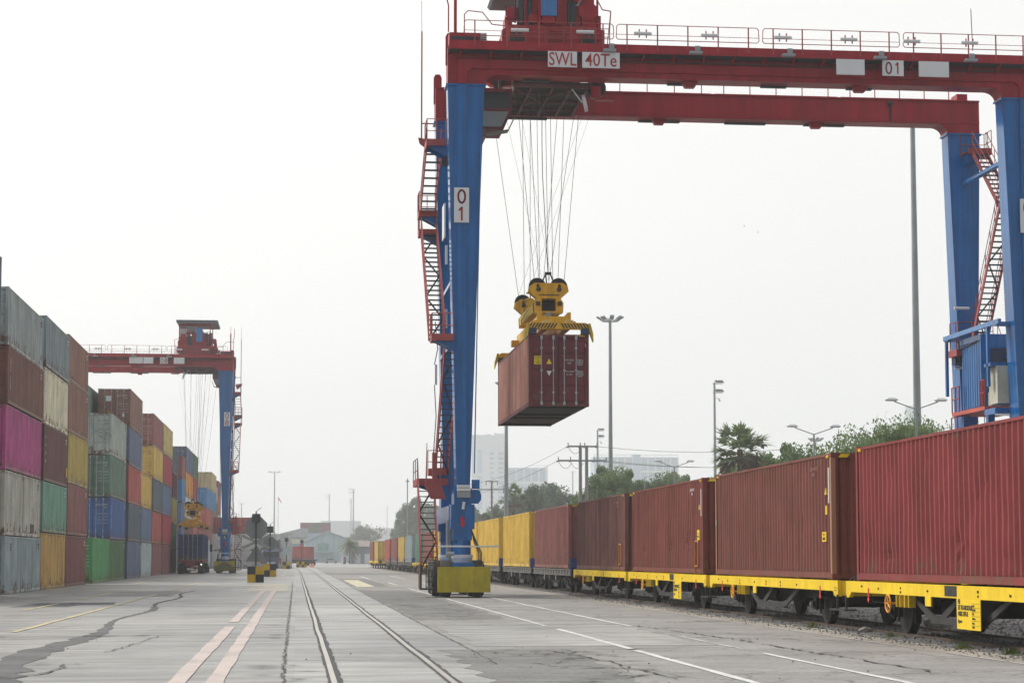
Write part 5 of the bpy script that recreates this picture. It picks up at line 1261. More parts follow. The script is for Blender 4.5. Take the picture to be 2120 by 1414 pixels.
# far spreader, truck and its container
TRX, TRY = -10.55, 203.6
spreader('small yellow spreader hanging above the dark blue container on the truck', (TRX, TRY+6.1, 4.6), 1, False)
container('dark blue container with door end loaded on the red truck trailer', 'navy', (TRX, TRY+6.1, 1.35), 12.19, 2.6, True, True)
tk_ = thing('container_truck', 'articulated truck with red trailer parked below the far spreader', 'truck', (TRX, TRY+6, 0))
mb = MB(); mb.box(-1.25, 1.25, -6.3, 6.3, 1.12, 1.33); mb.build('trailer_bed', P('trailer red', (128, 40, 44), 1.2), tk_)
mb = MB(); mb.box(-.45, .45, -6.5, -6.2, .75, 1.25); mb.build('rear_board', P('trailer red', (128, 40, 44), 1.2), tk_)
mb = MB(); mb.box(-1.2, 1.2, -6.45, -6.25, .5, .62); mb.box(-1.0, 1.0, -5.5, 6.0, .8, 1.1); mb.build('chassis', black, tk_)
mb = MB(); mb.box(-.3, .35, -6.47, -6.44, .36, .55); mb.build('number_plate', white_p, tk_)
for yy in (-4.9, -3.6, -2.3, 4.9, 8.6):
    for x in (-1.0, 1.0):
        mb = MB(); mb.tube((x-.28, yy, .5), (x+.28, yy, .5), .5, 18); mb.tube((x-.3, yy, .5), (x+.3, yy, .5), .2, 10); mb.build('wheel', black, tk_)
mb = MB(); mb.hexa((-1.25, 1.25, 7.0, 9.5, .7), (-1.25, 1.25, 7.0, 9.2, 3.5)); cabt = mb.build('cab', P('truck cab white', (190, 196, 200)), tk_)
for x in (-1.45, 1.45):
    mb = MB(); mb.box(x-.12, x+.12, 8.8, 8.95, 2.2, 3.0); mb.beam((x, 8.85, 2.9), (x*.85, 8.8, 2.9), .04, .04); mb.build('mirror', black, cabt)
mb = MB(); mb.tube((1.12, -6.46, .92), (1.12, -6.42, .92), .07, 10); 
lampm = bpy.data.materials.new('lit tail lamp'); lampm.use_nodes = True; lampm.node_tree.nodes['Principled BSDF'].inputs['Emission Color'].default_value = (1, .9, .7, 1); lampm.node_tree.nodes['Principled BSDF'].inputs['Emission Strength'].default_value = 2
mb.build('rear_lamp', lampm, tk_)

# ------------------------------------------------------------------ sign posts on checkered blocks
def checker_block(parent, w, h, d, nx, nz, first):
    for name, par, m in (('yellow_checks', 0, yel_box), ('black_checks', 1, blk_box)):
        mb = MB()
        for i in range(nx):
            for k in range(nz):
                if (i+k+first) % 2 == par:
                    x0 = -w/2+w*i/nx; z0 = h*k/nz; mb.box(x0, x0+w/nx, -d/2, d/2, z0, z0+h/nz)
        mb.build(name, m, parent)
def octagon(r, c=(0, 0)): return [(c[0]+r*math.cos(R(22.5+45*i)), c[1]+r*math.sin(R(22.5+45*i))) for i in range(8)]
def sign_post(label, x, y, w, h, nx, nz, first, ph, kind):
    o = thing('railway_sign_post', label, 'sign', (x, y, 0), 0, 'checkered sign blocks along the rails')
    checker_block(o, w, h, w*.9, nx, nz, first)
    mb = MB(); mb.box(-.055, .055, -.055, .055, h, ph); mb.build('post', post_dark, o)
    mb = MB(); mb.box(-.27, -.03, -.12, .12, ph-.55, ph); mb.box(.03, .27, -.12, .12, ph-.55, ph); mb.build('lamp_box', post_dark, o)
    mb = MB(); mb.tube((0, 0, ph), (0, 0, ph+.15), .06, 8); mb.beam((-.02, 0, ph+.15), (.34, .0, ph+.42), .4, .03, (0, 0, 1)); mb.build('solar_panel', steel_grey, o)
    if kind == 'full':
        mb = MB(); mb.prism(octagon(.78, (0, 3.55-.0)), 'y', .07, .10); mb.build('octagon_sign', sign_back, o)
        mb = MB()
        for s in (-1, 1): mb.prism([(s*-.95, 2.3), (s*-.85, 2.15), (s*.95, 2.95), (s*.85, 3.1)], 'y', .075+.02*s, .09+.02*s)
        mb.build('crossbuck', P('crossbuck grey', (150, 156, 158), 1.0), o)
        mb = MB(); mb.prism([(-.66, 1.35), (.70, 1.35), (.02, 2.45)], 'y', .055, .075); mb.build('triangle_sign', sign_back, o)
    elif kind == 'oct':
        mb = MB(); mb.prism(octagon(.62, (0, ph-1.45)), 'y', .07, .10); mb.build('octagon_sign', sign_back, o)
        mb = MB()
        for s in (-1, 1): mb.prism([(s*-1.0, ph-2.0), (s*-.9, ph-2.2), (s*.9, ph-1.3), (s*.8, ph-1.1)], 'y', .11+.02*s, .125+.02*s)
        mb.build('crossbuck', P('crossbuck grey', (150, 156, 158), 1.0), o)
    elif kind == 'pale':
        mb = MB(); mb.prism([(-.4, 2.0), (.4, 2.0), (.55, 2.6), (.4, 3.2), (-.4, 3.2), (-.55, 2.6)], 'y', -.09, -.07); mb.build('pale_sign', P('pale sign', (168, 186, 192), 1.0), o)
    else:
        mb = MB(); mb.prism(octagon(.36, (0, ph-.95)), 'y', -.09, -.07); d = mb.build('stop_disc', P('stop red', (196, 40, 50), 1.1), o)
        mb = MB(); mb.box(-.22, .22, -.10, -.09, ph-1.0, ph-.9); mb.build('white_bar', white_p, d)
    return o
sign_post('tall sign post with octagon and triangle backs on nearest checkered block', -2.58, 131.4, 1.06, 1.03, 2, 2, 0, 4.45, 'full')
sign_post('octagon sign post on the second checkered yellow black block', -2.16, 170.5, 1.1, 1.08, 2, 2, 1, 4.25, 'oct')
sign_post('thin post with pale sign on the third small checkered block', -1.3, 287, 1.05, 1.0, 2, 2, 0, 4.4, 'pale')
sign_post('post with red stop disc on the wide far checkered block', 1.0, 331, 1.75, .95, 4, 2, 1, 4.5, 'stop')

# ------------------------------------------------------------------ poles and lamps
def flood_mast(label, base, h, r, heads, style='ring', spread=1.0):
    o = thing('floodlight_mast', label, 'floodlight mast', base, 0, 'floodlight masts around the yard')
    mb = MB(); k = 3
    for i in range(k): mb.tube((0, 0, h*i/k), (0, 0, h*(i+1)/k), r*(1-.16*i), 12, r*(1-.16*(i+1)))
    mb.build('pole', mast_grey, o, smooth=False)
    mb = MB(); 
    if style == 'ring':
        mb.ring((0, 0, h), (0, 0, 1), .8*spread, .05, 16, 5); mb.tube((-.8*spread, 0, h), (.8*spread, 0, h), .05, 5); mb.tube((0, -.8*spread, h), (0, .8*spread, h), .05, 5)
    else:
        for z in (h-.2, h-1.7): mb.tube((-.3, 0, z), (1.3*spread, 0, z), .06, 6)
        mb.tube((.0, 0, h-2.6), (.9*spread, 0, h-2.6), .04, 5); mb.tube((0, 0, h-2.7), (0, 0, h), .07, 6)
    mb.build('lamp_frame', mast_grey, o)
    rr = random.Random(int(h*10+base[0]))
    if style == 'ring':
        for i in range(heads):
            a = 2*math.pi*i/heads; x, y = math.cos(a)*1.05*spread, math.sin(a)*1.05*spread
            mb = MB(); mb.beam((x*.8, y*.8, h+.15), (x*1.25, y*1.25, h+.5), .5, .18); mb.beam((x*.85, y*.85, h), (x*.95, y*.95, h+.3), .06, .06); mb.build('lamp_head', steel_grey, o)
    else:
        for i in range(heads):
            z = (h-.1, h-1.6)[i % 2]; x = .1+.45*spread*(i//2)
            mb = MB(); mb.beam((x, -.3, z+.5), (x+.45, .1, z+.1), .42, .16); mb.build('lamp_head', steel_grey, o)
        mb = MB(); mb.beam((.7*spread, 0, h-2.7), (.95*spread, 0, h-3.1), .3, .15); mb.build('lamp_head', steel_grey, o)
    return o
def gp(px, Y): p = at(px, 1154, Y); return (p.x, p.y, 0)
def hh(px, py, Y): return at(px, py, Y).z
flood_mast('thick grey floodlight mast with long pole behind the crane girder at right', gp(1904, 130), hh(1902, 232, 130), .31, 8)
flood_mast('grey floodlight mast with ring head right of the hanging container', gp(1265, 237), hh(1265, 665, 237), .33, 8, 'ring', 1.25)
flood_mast('floodlight mast with stacked lamps beside the palm above the train', gp(1482, 320), hh(1482, 792, 320), .32, 6, 'stack')
flood_mast('pale floodlight mast with stacked lamps behind the twin wooden power poles', gp(1238, 440), hh(1238, 890, 440), .34, 6, 'stack')
flood_mast('grey mast rising behind the hanging container', gp(1048, 240), hh(1048, 800, 240), .33, 8)
flood_mast('faint mast with round head, far behind the sign posts', gp(567, 1000), hh(567, 978, 1000), .5, 8, 'ring', 2.7)
flood_mast('thin far mast above the pale warehouse, left of the twin masts', gp(681, 1100), hh(681, 1024, 1100), .4, 4, 'stack', -2.4)
flood_mast('taller of the twin far masts right of the warehouse', gp(731, 1000), hh(731, 1013, 1000), .5, 6, 'stack', -2.4)
flood_mast('shorter of the twin far masts right of the warehouse', gp(726, 1300), hh(726, 1033, 1300), .5, 4, 'stack', -2.4)
flood_mast('faint small mast just right of the distant crane stair', gp(499, 1300), hh(499, 1043, 1300), .6, 6, 'ring', 1.4)
flood_mast('tiny far mast with flared lamps behind the double street lamp', gp(1692, 330), hh(1692, 913, 330), .2, 8, 'ring', 1.0)
def pole(label, base, h, r, name='pole'):
    mb = MB(); mb.tube((0, 0, 0), (0, 0, h), r, 8, r*.6); mb.box(-r*2, r*2, -r, r, h-.6, h-.4); tag(mb.build(name, mast_grey, None, base), label, 'pole', None)
pole('slim bare pole left of the blue crane leg', gp(843, 330), hh(843, 990, 330), .14, 'utility_pole')
pole('faint lattice antenna pole right of the bare tree', gp(801, 1300), hh(801, 1048, 1300), .3, 'antenna_pole')
pole('faint lattice antenna between the pale hotel blocks', gp(1186, 1400), hh(1186, 975, 1400), .8, 'antenna_pole')
def street_lamp(label, px, py, Y, single=False):
    p = at(px, py, Y); o = thing('street_lamp', label, 'street lamp', (p.x, p.y, 0), 0, 'street lamps behind the train'); h = p.z
    mb = MB(); mb.tube((0, 0, 0), (0, 0, h), .075, 8, .05); mb.build('pole', mast_grey, o)
    for s in ((-1, 1) if not single else (1,)):
        mb = MB(); mb.tube((0, 0, h-.04), (s*1.15, 0, h+.36), .03, 6); mb.build('arm', mast_grey, o)
        mb = MB(); mb.hexa((s*1.3-.25, s*1.3+.25, -.1, .1, h+.38), (s*1.3-.32, s*1.3+.32, -.16, .16, h+.46)); mb.hexa((s*1.3-.32, s*1.3+.32, -.16, .16, h+.46), (s*1.3-.16, s*1.3+.16, -.06, .06, h+.56)); mb.build('lamp_head', lamp_white, o)
street_lamp('double armed street lamp beside the thick mast at right', 1897, 846, 99)
street_lamp('double armed street lamp between the palm and the pepper tree', 1685, 898, 115)
street_lamp('double armed street lamp in front of the long pale hotel', 1396, 966, 157)
street_lamp('single armed street lamp left of the hotel, among the trees', 1335, 988, 190, True)
# power poles
o = thing('power_pole', 'twin concrete power poles with two cross arms behind the train', 'power pole', gp(1206, 200)); zt = hh(1206, 922, 200)
for x in (-.2, .45):
    mb = MB(); mb.tube((x, 0, 0), (x, 0, zt), .22, 8, .16); mb.build('post', P('pole concrete', (140, 140, 138), 1.0), o)
for z, x0, x1 in ((zt-.1, -1.5, 1.55), (zt-1.55, -2.5, 2.5)):
    mb = MB(); mb.box(x0, x1, -.12, .0, z-.09, z+.09); mb.build('cross_arm', steel_grey, o)
    for x in (x0+.05, x0+1.3, x1-1.3, x1-.05):
        mb = MB(); mb.tube((x, -.05, z+.08), (x, -.05, z+.38), .05, 6); mb.tube((x-.2, -.05, z-.1), (x+.05, -.05, z-.08), .06, 6); mb.build('insulator', M('insulator', (.12, .09, .08), .4), o)
mb = MB()
for z in (2.0, 5.4): mb.box(-.45, .7, -.2, .2, z, z+.2)
mb.build('clamp', steel_grey, o)
mb = MB()
for x0, z in ((-1.4, zt-.2), (-2.4, zt-1.7), (-1.2, zt-1.7)):
    pts = [(x0+1.3*t, -.05, z-1.2*4*t*(1-t)*.5-.1*t) for t in [i/8 for i in range(9)]]; mb.path(pts, .02, 4)
for x, z in ((1.55, zt-.1), (2.5, zt-1.55), (1.3, zt-1.55)):
    mb.path([(x+26*t*1.0, -40*t, z-1.4*4*t*(1-t)) for t in [i/10 for i in range(11)]], .022, 4)
for x, z in ((-1.5, zt-.1), (-2.5, zt-1.55)):
    mb.path([(x-10*t, 70*t, z-3*4*t*(1-t)*.5-1.5*t) for t in [i/10 for i in range(11)]], .02, 4)
mb.build('power_line', cable_m, o)
o = thing('power_pole', 'slender T shaped power pole in front of the pale tower block', 'power pole', gp(1018, 260)); zt = hh(1018, 995, 260)
mb = MB(); mb.tube((0, 0, 0), (0, 0, zt), .17, 8, .12); mb.build('post', P('pole concrete', (140, 140, 138), 1.0), o)
for z, w in ((zt-.08, .85), (zt-1.15, 1.65)):
    mb = MB(); mb.box(-w, w, -.06, .06, z-.07, z+.07)
    mb.build('cross_arm', steel_grey, o)
    for x in (-w+.1, w-.1):
        mb = MB(); mb.tube((x, 0, z-.5), (x, 0, z-.08), .05, 5); mb.build('insulator', M('insulator', (.12, .09, .08), .4), o)
# flag
o = thing('flag_pole', 'far flag pole with faded red flag hanging beside the round headed mast', 'flag pole', gp(575, 1100)); zt = hh(575, 1027, 1100)
mb = MB(); mb.tube((0, 0, 0), (0, 0, zt), .2, 6, .12); mb.build('pole', mast_grey, o)
mb = MB(); n = 8
for i in range(n+1):
    t = i/n; x = .1+1.6*t; mb.v += [(x, .15*math.sin(t*7), zt-.3-2.6*t), (x+.25*math.sin(t*3), .15*math.sin(t*7+1), zt-1.9-2.4*t)]
for i in range(n): mb.f.append((2*i, 2*i+2, 2*i+3, 2*i+1))
mb.build('flag', P('flag red', (214, 60, 66), 1.1), o, recalc=False)

# ------------------------------------------------------------------ trees
def leaf_mat(name, a, b):
    m, t, bs = nodemat(name); tc = N(t, 'ShaderNodeTexCoord'); n = N(t, 'ShaderNodeTexNoise', i_Scale=.9, i_Detail=5.0)
    t.links.new(tc.outputs['Object'], n.inputs['Vector'])
    t.links.new(ramp(t, n.outputs[0], .35, .65, (*a, 1), (*b, 1)), bs.inputs['Base Color']); bs.inputs['Roughness'].default_value = .6
    tl = N(t, 'ShaderNodeBsdfTranslucent'); ms = N(t, 'ShaderNodeMixShader', i_0=.45); src = bs.inputs['Base Color'].links[0].from_socket
    t.links.new(src, tl.inputs['Color']); out = next(n_ for n_ in t.nodes if n_.type == 'OUTPUT_MATERIAL')
    t.links.new(bs.outputs[0], ms.inputs[1]); t.links.new(tl.outputs[0], ms.inputs[2]); t.links.new(ms.outputs[0], out.inputs['Surface'])
    return m
leaf1 = leaf_mat('tree leaf green', (.075, .13, .04), (.19, .28, .09)); leaf2 = leaf_mat('dark tree leaf', (.045, .085, .045), (.125, .19, .085)); leaf3 = leaf_mat('pepper leaf', (.09, .15, .05), (.21, .30, .11))
palm_m = leaf_mat('palm leaf', (.075, .12, .045), (.21, .27, .115)); dead_m = leaf_mat('dead palm leaf', (.14, .11, .07), (.24, .19, .12)); bark = M('bark brown', (.10, .075, .055), .9, var=.4, scale=2); pale_leaf = leaf_mat('autumn leaf', (.14, .10, .06), (.26, .19, .10))
def leafy(seed, h, r, nclump, per, ls, droop=0.0, cz=.62, rz=.40, crown_top=1.0):
    rr = random.Random(seed); tr = MB(); lf = MB(); base = Vector((0, 0, 0)); fork = Vector((rr.uniform(-.2, .2), rr.uniform(-.2, .2), h*.26))
    tr.tube(base, fork, .05*h*.55, 8, .035*h*.5)
    for k in range(nclump):
        while True:
            q = Vector((rr.uniform(-1, 1), rr.uniform(-1, 1), rr.uniform(-1, 1)))
            if .25 < q.length < 1: break
        q *= (.75+.3*rr.random()); c = Vector((q.x*r, q.y*r, h*cz + q.z*h*rz)); 
        if c.z > h*.97*crown_top: c.z = h*.97*crown_top
        if k < 18:
            mid = fork.lerp(c, .5) + Vector((rr.uniform(-.3, .3), rr.uniform(-.3, .3), .3)); tr.tube(fork, mid, .018*h*.5, 5, .012*h*.4); tr.tube(mid, c, .012*h*.4, 5, .02)
        cr_ = r*rr.uniform(.16, .34)
        for i in range(per):
            d = Vector((rr.gauss(0, 1), rr.gauss(0, 1), rr.gauss(0, .8))).normalized()*cr_*rr.random()**.4
            if droop: d.z = d.z*.75 - abs(rr.gauss(0, droop))*(1 if d.xy.length > cr_*.5 else .2)
            p = c+d; n = Vector((rr.uniform(-1, 1), rr.uniform(-1, 1), rr.uniform(-.2, 1))).normalized(); a = n.orthogonal().normalized(); b = n.cross(a); s = ls*rr.uniform(.6, 1.3)
            if droop: a = Vector((rr.uniform(-.25, .25), rr.uniform(-.25, .25), -1)); b = Vector((rr.uniform(-1, 1), rr.uniform(-1, 1), 0)).normalized(); a = Vector((rr.uniform(-.8, .8), rr.uniform(-.8, .8), -1)).normalized(); a, b = a*s*.95, b*s*.55
            else: a, b = a*s, b*s*.62
            o = len(lf.v); lf.v += [p-a, p-b*.9, p+a, p+b*.9]; lf.f.append((o, o+1, o+2, o+3))
    return tr, lf
PROTO = {}
def tree(kind, label, px, py, Y, width=1.0, rz=0.0, group='trees behind the train'):
    p = at(px, py, Y); name, cat = {'bushy': ('leafy_tree', 'tree'), 'dark': ('leafy_tree', 'tree'), 'pepper': ('pepper_tree', 'tree'), 'tall': ('leafy_tree', 'tree')}[kind]
    o = thing(name, label, cat, (p.x, p.y, 0), rz, group)
    if kind not in PROTO:
        if kind == 'bushy': a = leafy(1, 10, 3.6, 90, 260, .15); mt = leaf1
        elif kind == 'dark': a = leafy(2, 10, 3.4, 90, 230, .16, cz=.56, rz=.46); mt = leaf2
        elif kind == 'tall': a = leafy(4, 10, 2.7, 84, 220, .16, cz=.55, rz=.46); mt = leaf2
        else: a = leafy(3, 10, 4.6, 130, 330, .12, .22, cz=.62, rz=.36); mt = leaf3
        PROTO[kind] = (a[0].mesh('trunk', bark), a[1].mesh('crown', mt, recalc=False))
    put('trunk', PROTO[kind][0], o); put('crown', PROTO[kind][1], o); s = p.z/10*1.0; o.scale = (s*width, s*width, s)
def fan_palm(label, px, py, Y, skirt=True, date=False, group='palms beyond the yard'):
    p = at(px, py, Y); h = p.z; o = thing('palm_tree', label, 'palm', (p.x, p.y, 0), 0, group); rr = random.Random(int(px)); L = h*.20 if not date else h*.42; hc = h-L*.75
    mb = MB()
    for i in range(6): mb.tube((0, 0, hc*i/6), (0, 0, hc*(i+1)/6), .24*(1.15-.06*i)*h/10, 10, .24*(1.12-.06*(i+1))*h/10)
    mb.build('trunk', bark, o); lf = MB(); dd = MB()
    for k in range(54 if not date else 60):
        az = rr.random()*6.283; el = math.asin(max(-1, min(1, rr.uniform(-.85, .95)))) ; dead = el < R(-22); tgt = dd if dead else lf
        d = Vector((math.cos(az)*math.cos(el), math.sin(az)*math.cos(el), math.sin(el))); st = Vector((0, 0, hc+rr.uniform(-.35, .15)*L*.6)); c = st+d*L*rr.uniform(.45, .8)
        side = d.cross(Vector((0, 0, 1))).normalized() if abs(d.z) < .99 else Vector((1, 0, 0)); up = side.cross(d)
        o0 = len(tgt.v); tgt.v += [st-side*.02, st+side*.02, c+side*.02, c-side*.02]; tgt.f.append((o0, o0+1, o0+2, o0+3))
        if not date:
            for j in range(15):
                a = R(-85+170*j/14); q = d*math.cos(a)+side*math.sin(a)+up*rr.uniform(-.05, .18); tip = c+q*L*rr.uniform(.42, .6)*(1-.25*abs(a)); tip.z -= L*.2*rr.random(); w = (q.cross(up)).normalized()*L*.055; m2 = c.lerp(tip, .5)
                o0 = len(tgt.v); tgt.v += [c, m2-w, tip, m2+w]; tgt.f.append((o0, o0+1, o0+2, o0+3))
        else:
            prev = st
            for j in range(14):
                t = (j+1)/14; pt = st+d*L*t+Vector((0, 0, -L*.5*t*t)); 
                for s in (-1, 1):
                    q = (side*s+d*.5+Vector((0, 0, -.3))).normalized()*L*.22*(1.1-t*.6); o0 = len(tgt.v); tgt.v += [prev, pt, pt+q]; tgt.f.append((o0, o0+1, o0+2))
                prev = pt
    lf.build('fronds', palm_m, o, recalc=False); dd.build('dead_fronds', dead_m, o, recalc=False)
fan_palm('tall fan palm with dead skirt beside the floodlight mast, above the train', 1531, 884, 161)
fan_palm('small date palm standing before the low sheds at the far end', 724, 1102, 520, date=True)
fan_palm('feathery palm half hidden behind the octagon sign back', 540, 1066, 560, date=True)
fan_palm('faint fan palm in front of the tower block', 1063, 1006, 330)
tree('pepper', 'wide drooping pepper tree behind the crimson container', 1842, 858, 124, .95)
tree('pepper', 'drooping pepper tree right of the thick mast', 1935, 874, 128, .75, 2)
tree('pepper', 'drooping pepper tree left of the wide one, behind the chestnut container', 1800, 896, 118, .5, 4)
tree('bushy', 'rounded green tree right of the fan palm', 1630, 920, 172, .8)
tree('bushy', 'low green tree at the foot of the fan palm', 1572, 938, 180, .9, 1.5)
tree('bushy', 'small green tree behind the chestnut container, under the street lamp', 1672, 950, 165, .7, 2.6)
tree('bushy', 'low bush tree between palm and russet container', 1520, 964, 175, .9, .7)
tree('bushy', 'tall irregular green tree right of the twin power poles', 1252, 966, 230, .75, .4)
tree('bushy', 'green tree directly right of the ring headed mast', 1300, 976, 226, .7, 3.3)
tree('bushy', 'pale green tree below the hotel, left of the double street lamp', 1372, 980, 262, .9, 5.1)
tree('bushy', 'light green tree below the hotel, behind the double street lamp', 1402, 986, 272, .8, 4.2)
tree('bushy', 'smaller green tree between mast and hotel trees', 1340, 1002, 285, .8, 2.1)
tree('bushy', 'thin yellow green tree left of the twin power poles', 1203, 1028, 262, .8, 1.1)
tree('dark', 'bluish dark tree left in the row behind the yellow containers', 1092, 1008, 353, .85)
tree('dark', 'bluish dark tree in the middle of the row behind the rose brown container', 1128, 1004, 369, .9, 2.2)
tree('dark', 'bluish dark tree right in the row behind the rose brown container', 1162, 1006, 364, .9, 4)
tree('dark', 'low bluish shrub tree right of the mast behind the yellow containers', 1066, 1040, 384, .9, 5)
tree('dark', 'dark little conifer like tree right of the crane leg', 1018, 1048, 391, .7, 1)
tree('dark', 'faint bluish tree beside the crane leg behind the yellow containers', 985, 1050, 486, .9, 3)
tree('dark', 'small faint tree at the foot of the T shaped pole', 1037, 1058, 405, .6, 2)
tree('tall', 'tall blue hazy tree left of the crane leg behind the train', 855, 1028, 640, 1.0)
tree('tall', 'blue hazy tree right beside the tall one, behind the crane stair', 888, 1040, 660, 1.0, 2)
tree('dark', 'low hazy tree at the left foot of the tall blue one', 835, 1075, 680, .8, 4)
tree('dark', 'hazy rounded tree behind the far end of the sheds', 757, 1090, 900, 1.2, 4)
# bare tree
p = at(773, 1076, 600); o = thing('bare_tree', 'nearly leafless tree above the far end of the train', 'tree', (p.x, p.y, 0)); tr = MB(); lf = MB(); rr = random.Random(8)
def limb(a, d, L, r, k):
    b = a+d*L; tr.tube(a, b, r, 5, r*.65)
    if k == 0:
        for i in range(3):
            q = b+Vector((rr.gauss(0, .3), rr.gauss(0, .3), rr.gauss(0, .3))); s = rr.uniform(.08, .2); o0 = len(lf.v); lf.v += [q, q+Vector((s, 0, s)), q+Vector((s*.3, s, s*1.6)), q+Vector((-s, 0, s))]; lf.f.append((o0, o0+1, o0+2, o0+3))
        return
    for i in range(3): limb(b, (d+Vector((rr.gauss(0, .5), rr.gauss(0, .5), rr.gauss(.15, .3)))).normalized(), L*rr.uniform(.6, .85), r*.62, k-1)
limb(Vector((0, 0, 0)), Vector((0, 0, 1)), p.z*.3, .28, 4)
tr.build('trunk', M('pale bark', (.16, .14, .13), .9), o); lf.build('leaves', pale_leaf, o, recalc=False)

# ------------------------------------------------------------------ far buildings
def block(label, px0, px1, py, Y, depth, mat, cat='building', name='building'):
    a = at(px0, 1154, Y); b = at(px1, 1154, Y); z = hh((px0+px1)/2, py, Y)
    o = thing(name, label, cat, (a.x, Y, 0)); w = b.x-a.x
    mb = MB(); mb.box(0, w, 0, depth, 0, z); mb.build('wall', mat, o); return o, w, z
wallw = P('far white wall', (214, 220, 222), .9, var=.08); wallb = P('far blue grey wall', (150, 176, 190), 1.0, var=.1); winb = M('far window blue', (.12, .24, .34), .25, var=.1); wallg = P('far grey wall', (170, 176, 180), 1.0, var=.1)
WSH = {}
def win(o, x0, x1, z0, z1, y=0.0, m=None, name='window'):
    k = (round(x1-x0, 2), round(z1-z0, 2), (m or winb).name)
    if k not in WSH:
        mb = MB(); mb.box(0, k[0], -.25, .05, 0, k[1]); WSH[k] = mb.mesh(name, m or winb)
    return put(name, WSH[k], o, (x0, y, z0))
FARY = 2000
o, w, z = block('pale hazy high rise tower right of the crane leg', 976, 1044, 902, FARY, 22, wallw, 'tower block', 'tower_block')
mb = MB(); mb.box(-.6, w+.6, -.8, 22.6, z-12.6, z-11); mb.box(-.4, w+.4, -.6, 22, z-39.5, z-38.5); mb.box(-.4, w+.4, -.6, 22, z, z+.8); mb.build('cornice', wallw, o)
mb = MB(); mb.box(w*.70, w, 2, 16, z+.8, z+2.6); mb.box(w*.45, w*.6, 4, 8, z+.8, z+2.0); mb.build('roof_house', wallw, o)
for k in range(2): win(o, w*.18, w*.32, z-37.5-(36 if k else 0), z-14-(27 if k else 0), 0, P('tower glass strip', (120, 170, 196), 1.0))
for k in range(12): win(o, w*.56, w*.68, z-19-k*4.9, z-16.9-k*4.9); win(o, w*.82, w*.97, z-19.2-k*4.9, z-16.6-k*4.9)
for k in range(12):
    mb = MB(); mb.box(w*.8, w+1.6, -1.0, 6, z-20.2-k*4.9, z-19.4-k*4.9); mb.build('balcony', wallw, o)
mb = MB(); mb.tube((w*.72, 5, z), (w*.72, 5, z+4), .15, 5); mb.box(w*.72, w*.72+.9, 5, 5.05, z+2.4, z+4); mb.build('roof_flag', P('roof flag', (206, 110, 120)), o)
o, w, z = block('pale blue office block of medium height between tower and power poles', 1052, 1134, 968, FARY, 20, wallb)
for i in range(5):
    for k in range(2): win(o, w*(.05+.19*i), w*(.19+.19*i), z-13.5-k*16.5, z-2-k*16.5)
mb = MB(); mb.box(w*.5, w, 0, 1, z+2.0, z+2.5); mb.box(w*.5, w*.5+.4, 0, .4, z, z+2.0); mb.box(w-.4, w, 0, .4, z, z+2.0); mb.box(w*.74, w*.74+.4, 0, .4, z, z+2.0); mb.build('roof_frame', wallw, o)
mb = MB()
for i in range(6): mb.box(w*.19*i-.1, w*.19*i+.5, -.5, 0, 0, z)
mb.box(0, w, -.4, 0, z-16, z-14.3); mb.build('pilasters', wallw, o)
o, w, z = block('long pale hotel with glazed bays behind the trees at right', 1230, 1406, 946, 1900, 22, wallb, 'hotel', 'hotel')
for i in range(11):
    if i in (5, ): continue
    for k in range(3): win(o, w*(.02+.09*i), w*(.095+.09*i), z-13-k*14.3, z-.9-k*14.3)
mb = MB()
for i in range(12): mb.box(w*.09*i-.05, w*.09*i+.45, -.5, 0, 0, z+2.2)
mb.box(0, w, -.4, 0, z-14.6, z-13.2); mb.box(0, w, -.4, .6, z+1.8, z+2.4); mb.build('pilasters', wallw, o)
mb = MB(); mb.box(w*.46, w*.55, -.6, 8, 0, z+2.6); mb.build('stair_tower', P('stair tower blue', (110, 146, 172), 1.0), o)
block('large faint blocky silo building behind the twin far masts', 665, 747, 1078, 1900, 40, wallg); block('faint lower step of the blocky building, left of the tall blue tree', 747, 816, 1093, 1900, 40, wallg); block('faint narrow office far behind the thick mast', 1880, 1900, 840, 1900, 20, wallw)
# warehouse
a = at(630, 1154, 640); b = at(735, 1154, 640); w = b.x-a.x; ze = hh(680, 1122, 640); zr = hh(680, 1100, 640)
o = thing('warehouse', 'pale blue gabled warehouse with big door at the end of the rails', 'warehouse', (a.x, 640, 0))
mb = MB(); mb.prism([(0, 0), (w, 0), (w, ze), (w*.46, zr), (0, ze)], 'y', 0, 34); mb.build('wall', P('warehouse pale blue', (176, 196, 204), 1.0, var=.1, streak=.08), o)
mb = MB(); mb.prism([(-.4, ze-.1), (w*.46, zr), (w+.4, ze-.1), (w+.4, ze+.15), (w*.46, zr+.28), (-.4, ze+.15)], 'y', -.6, 34); mb.build('roof', P('warehouse roof', (188, 202, 206), 1.0), o)
mb = MB(); mb.box(w*.26, w*.47, -.15, .02, hh(680, 1140, 640), hh(680, 1125, 640)); d = mb.build('door', P('warehouse green door', (126, 166, 160), 1.0), o)
mb = MB(); mb.box(w*.15, w*.6, -2.2, 0, hh(680, 1142, 640)-.3, hh(680, 1142, 640)); mb.build('canopy', wallg, o)
for x in (.27, .36): mb = MB(); mb.box(w*x, w*x+.6, -.2, 0, ze+.2, ze+.6); mb.build('wall_lamp', lamp_white, o)
o, w, z = block('low warehouse with pale pitched roof behind the octagon signs', 566, 632, 1112, 690, 30, wallb, 'warehouse', 'warehouse')
mb = MB(); mb.prism([(-3, z), (w*.9, z+3.2), (w+1, z+3.2), (w+1, z)], 'y', -1, 30); mb.build('roof', P('grey shed roof', (160, 166, 172), 1.0), o)
mb = MB(); mb.box(-2, w+1, -3.5, 0, z-2.2, z-.6); mb.build('canopy', P('cream canopy', (214, 208, 186), .9), o)
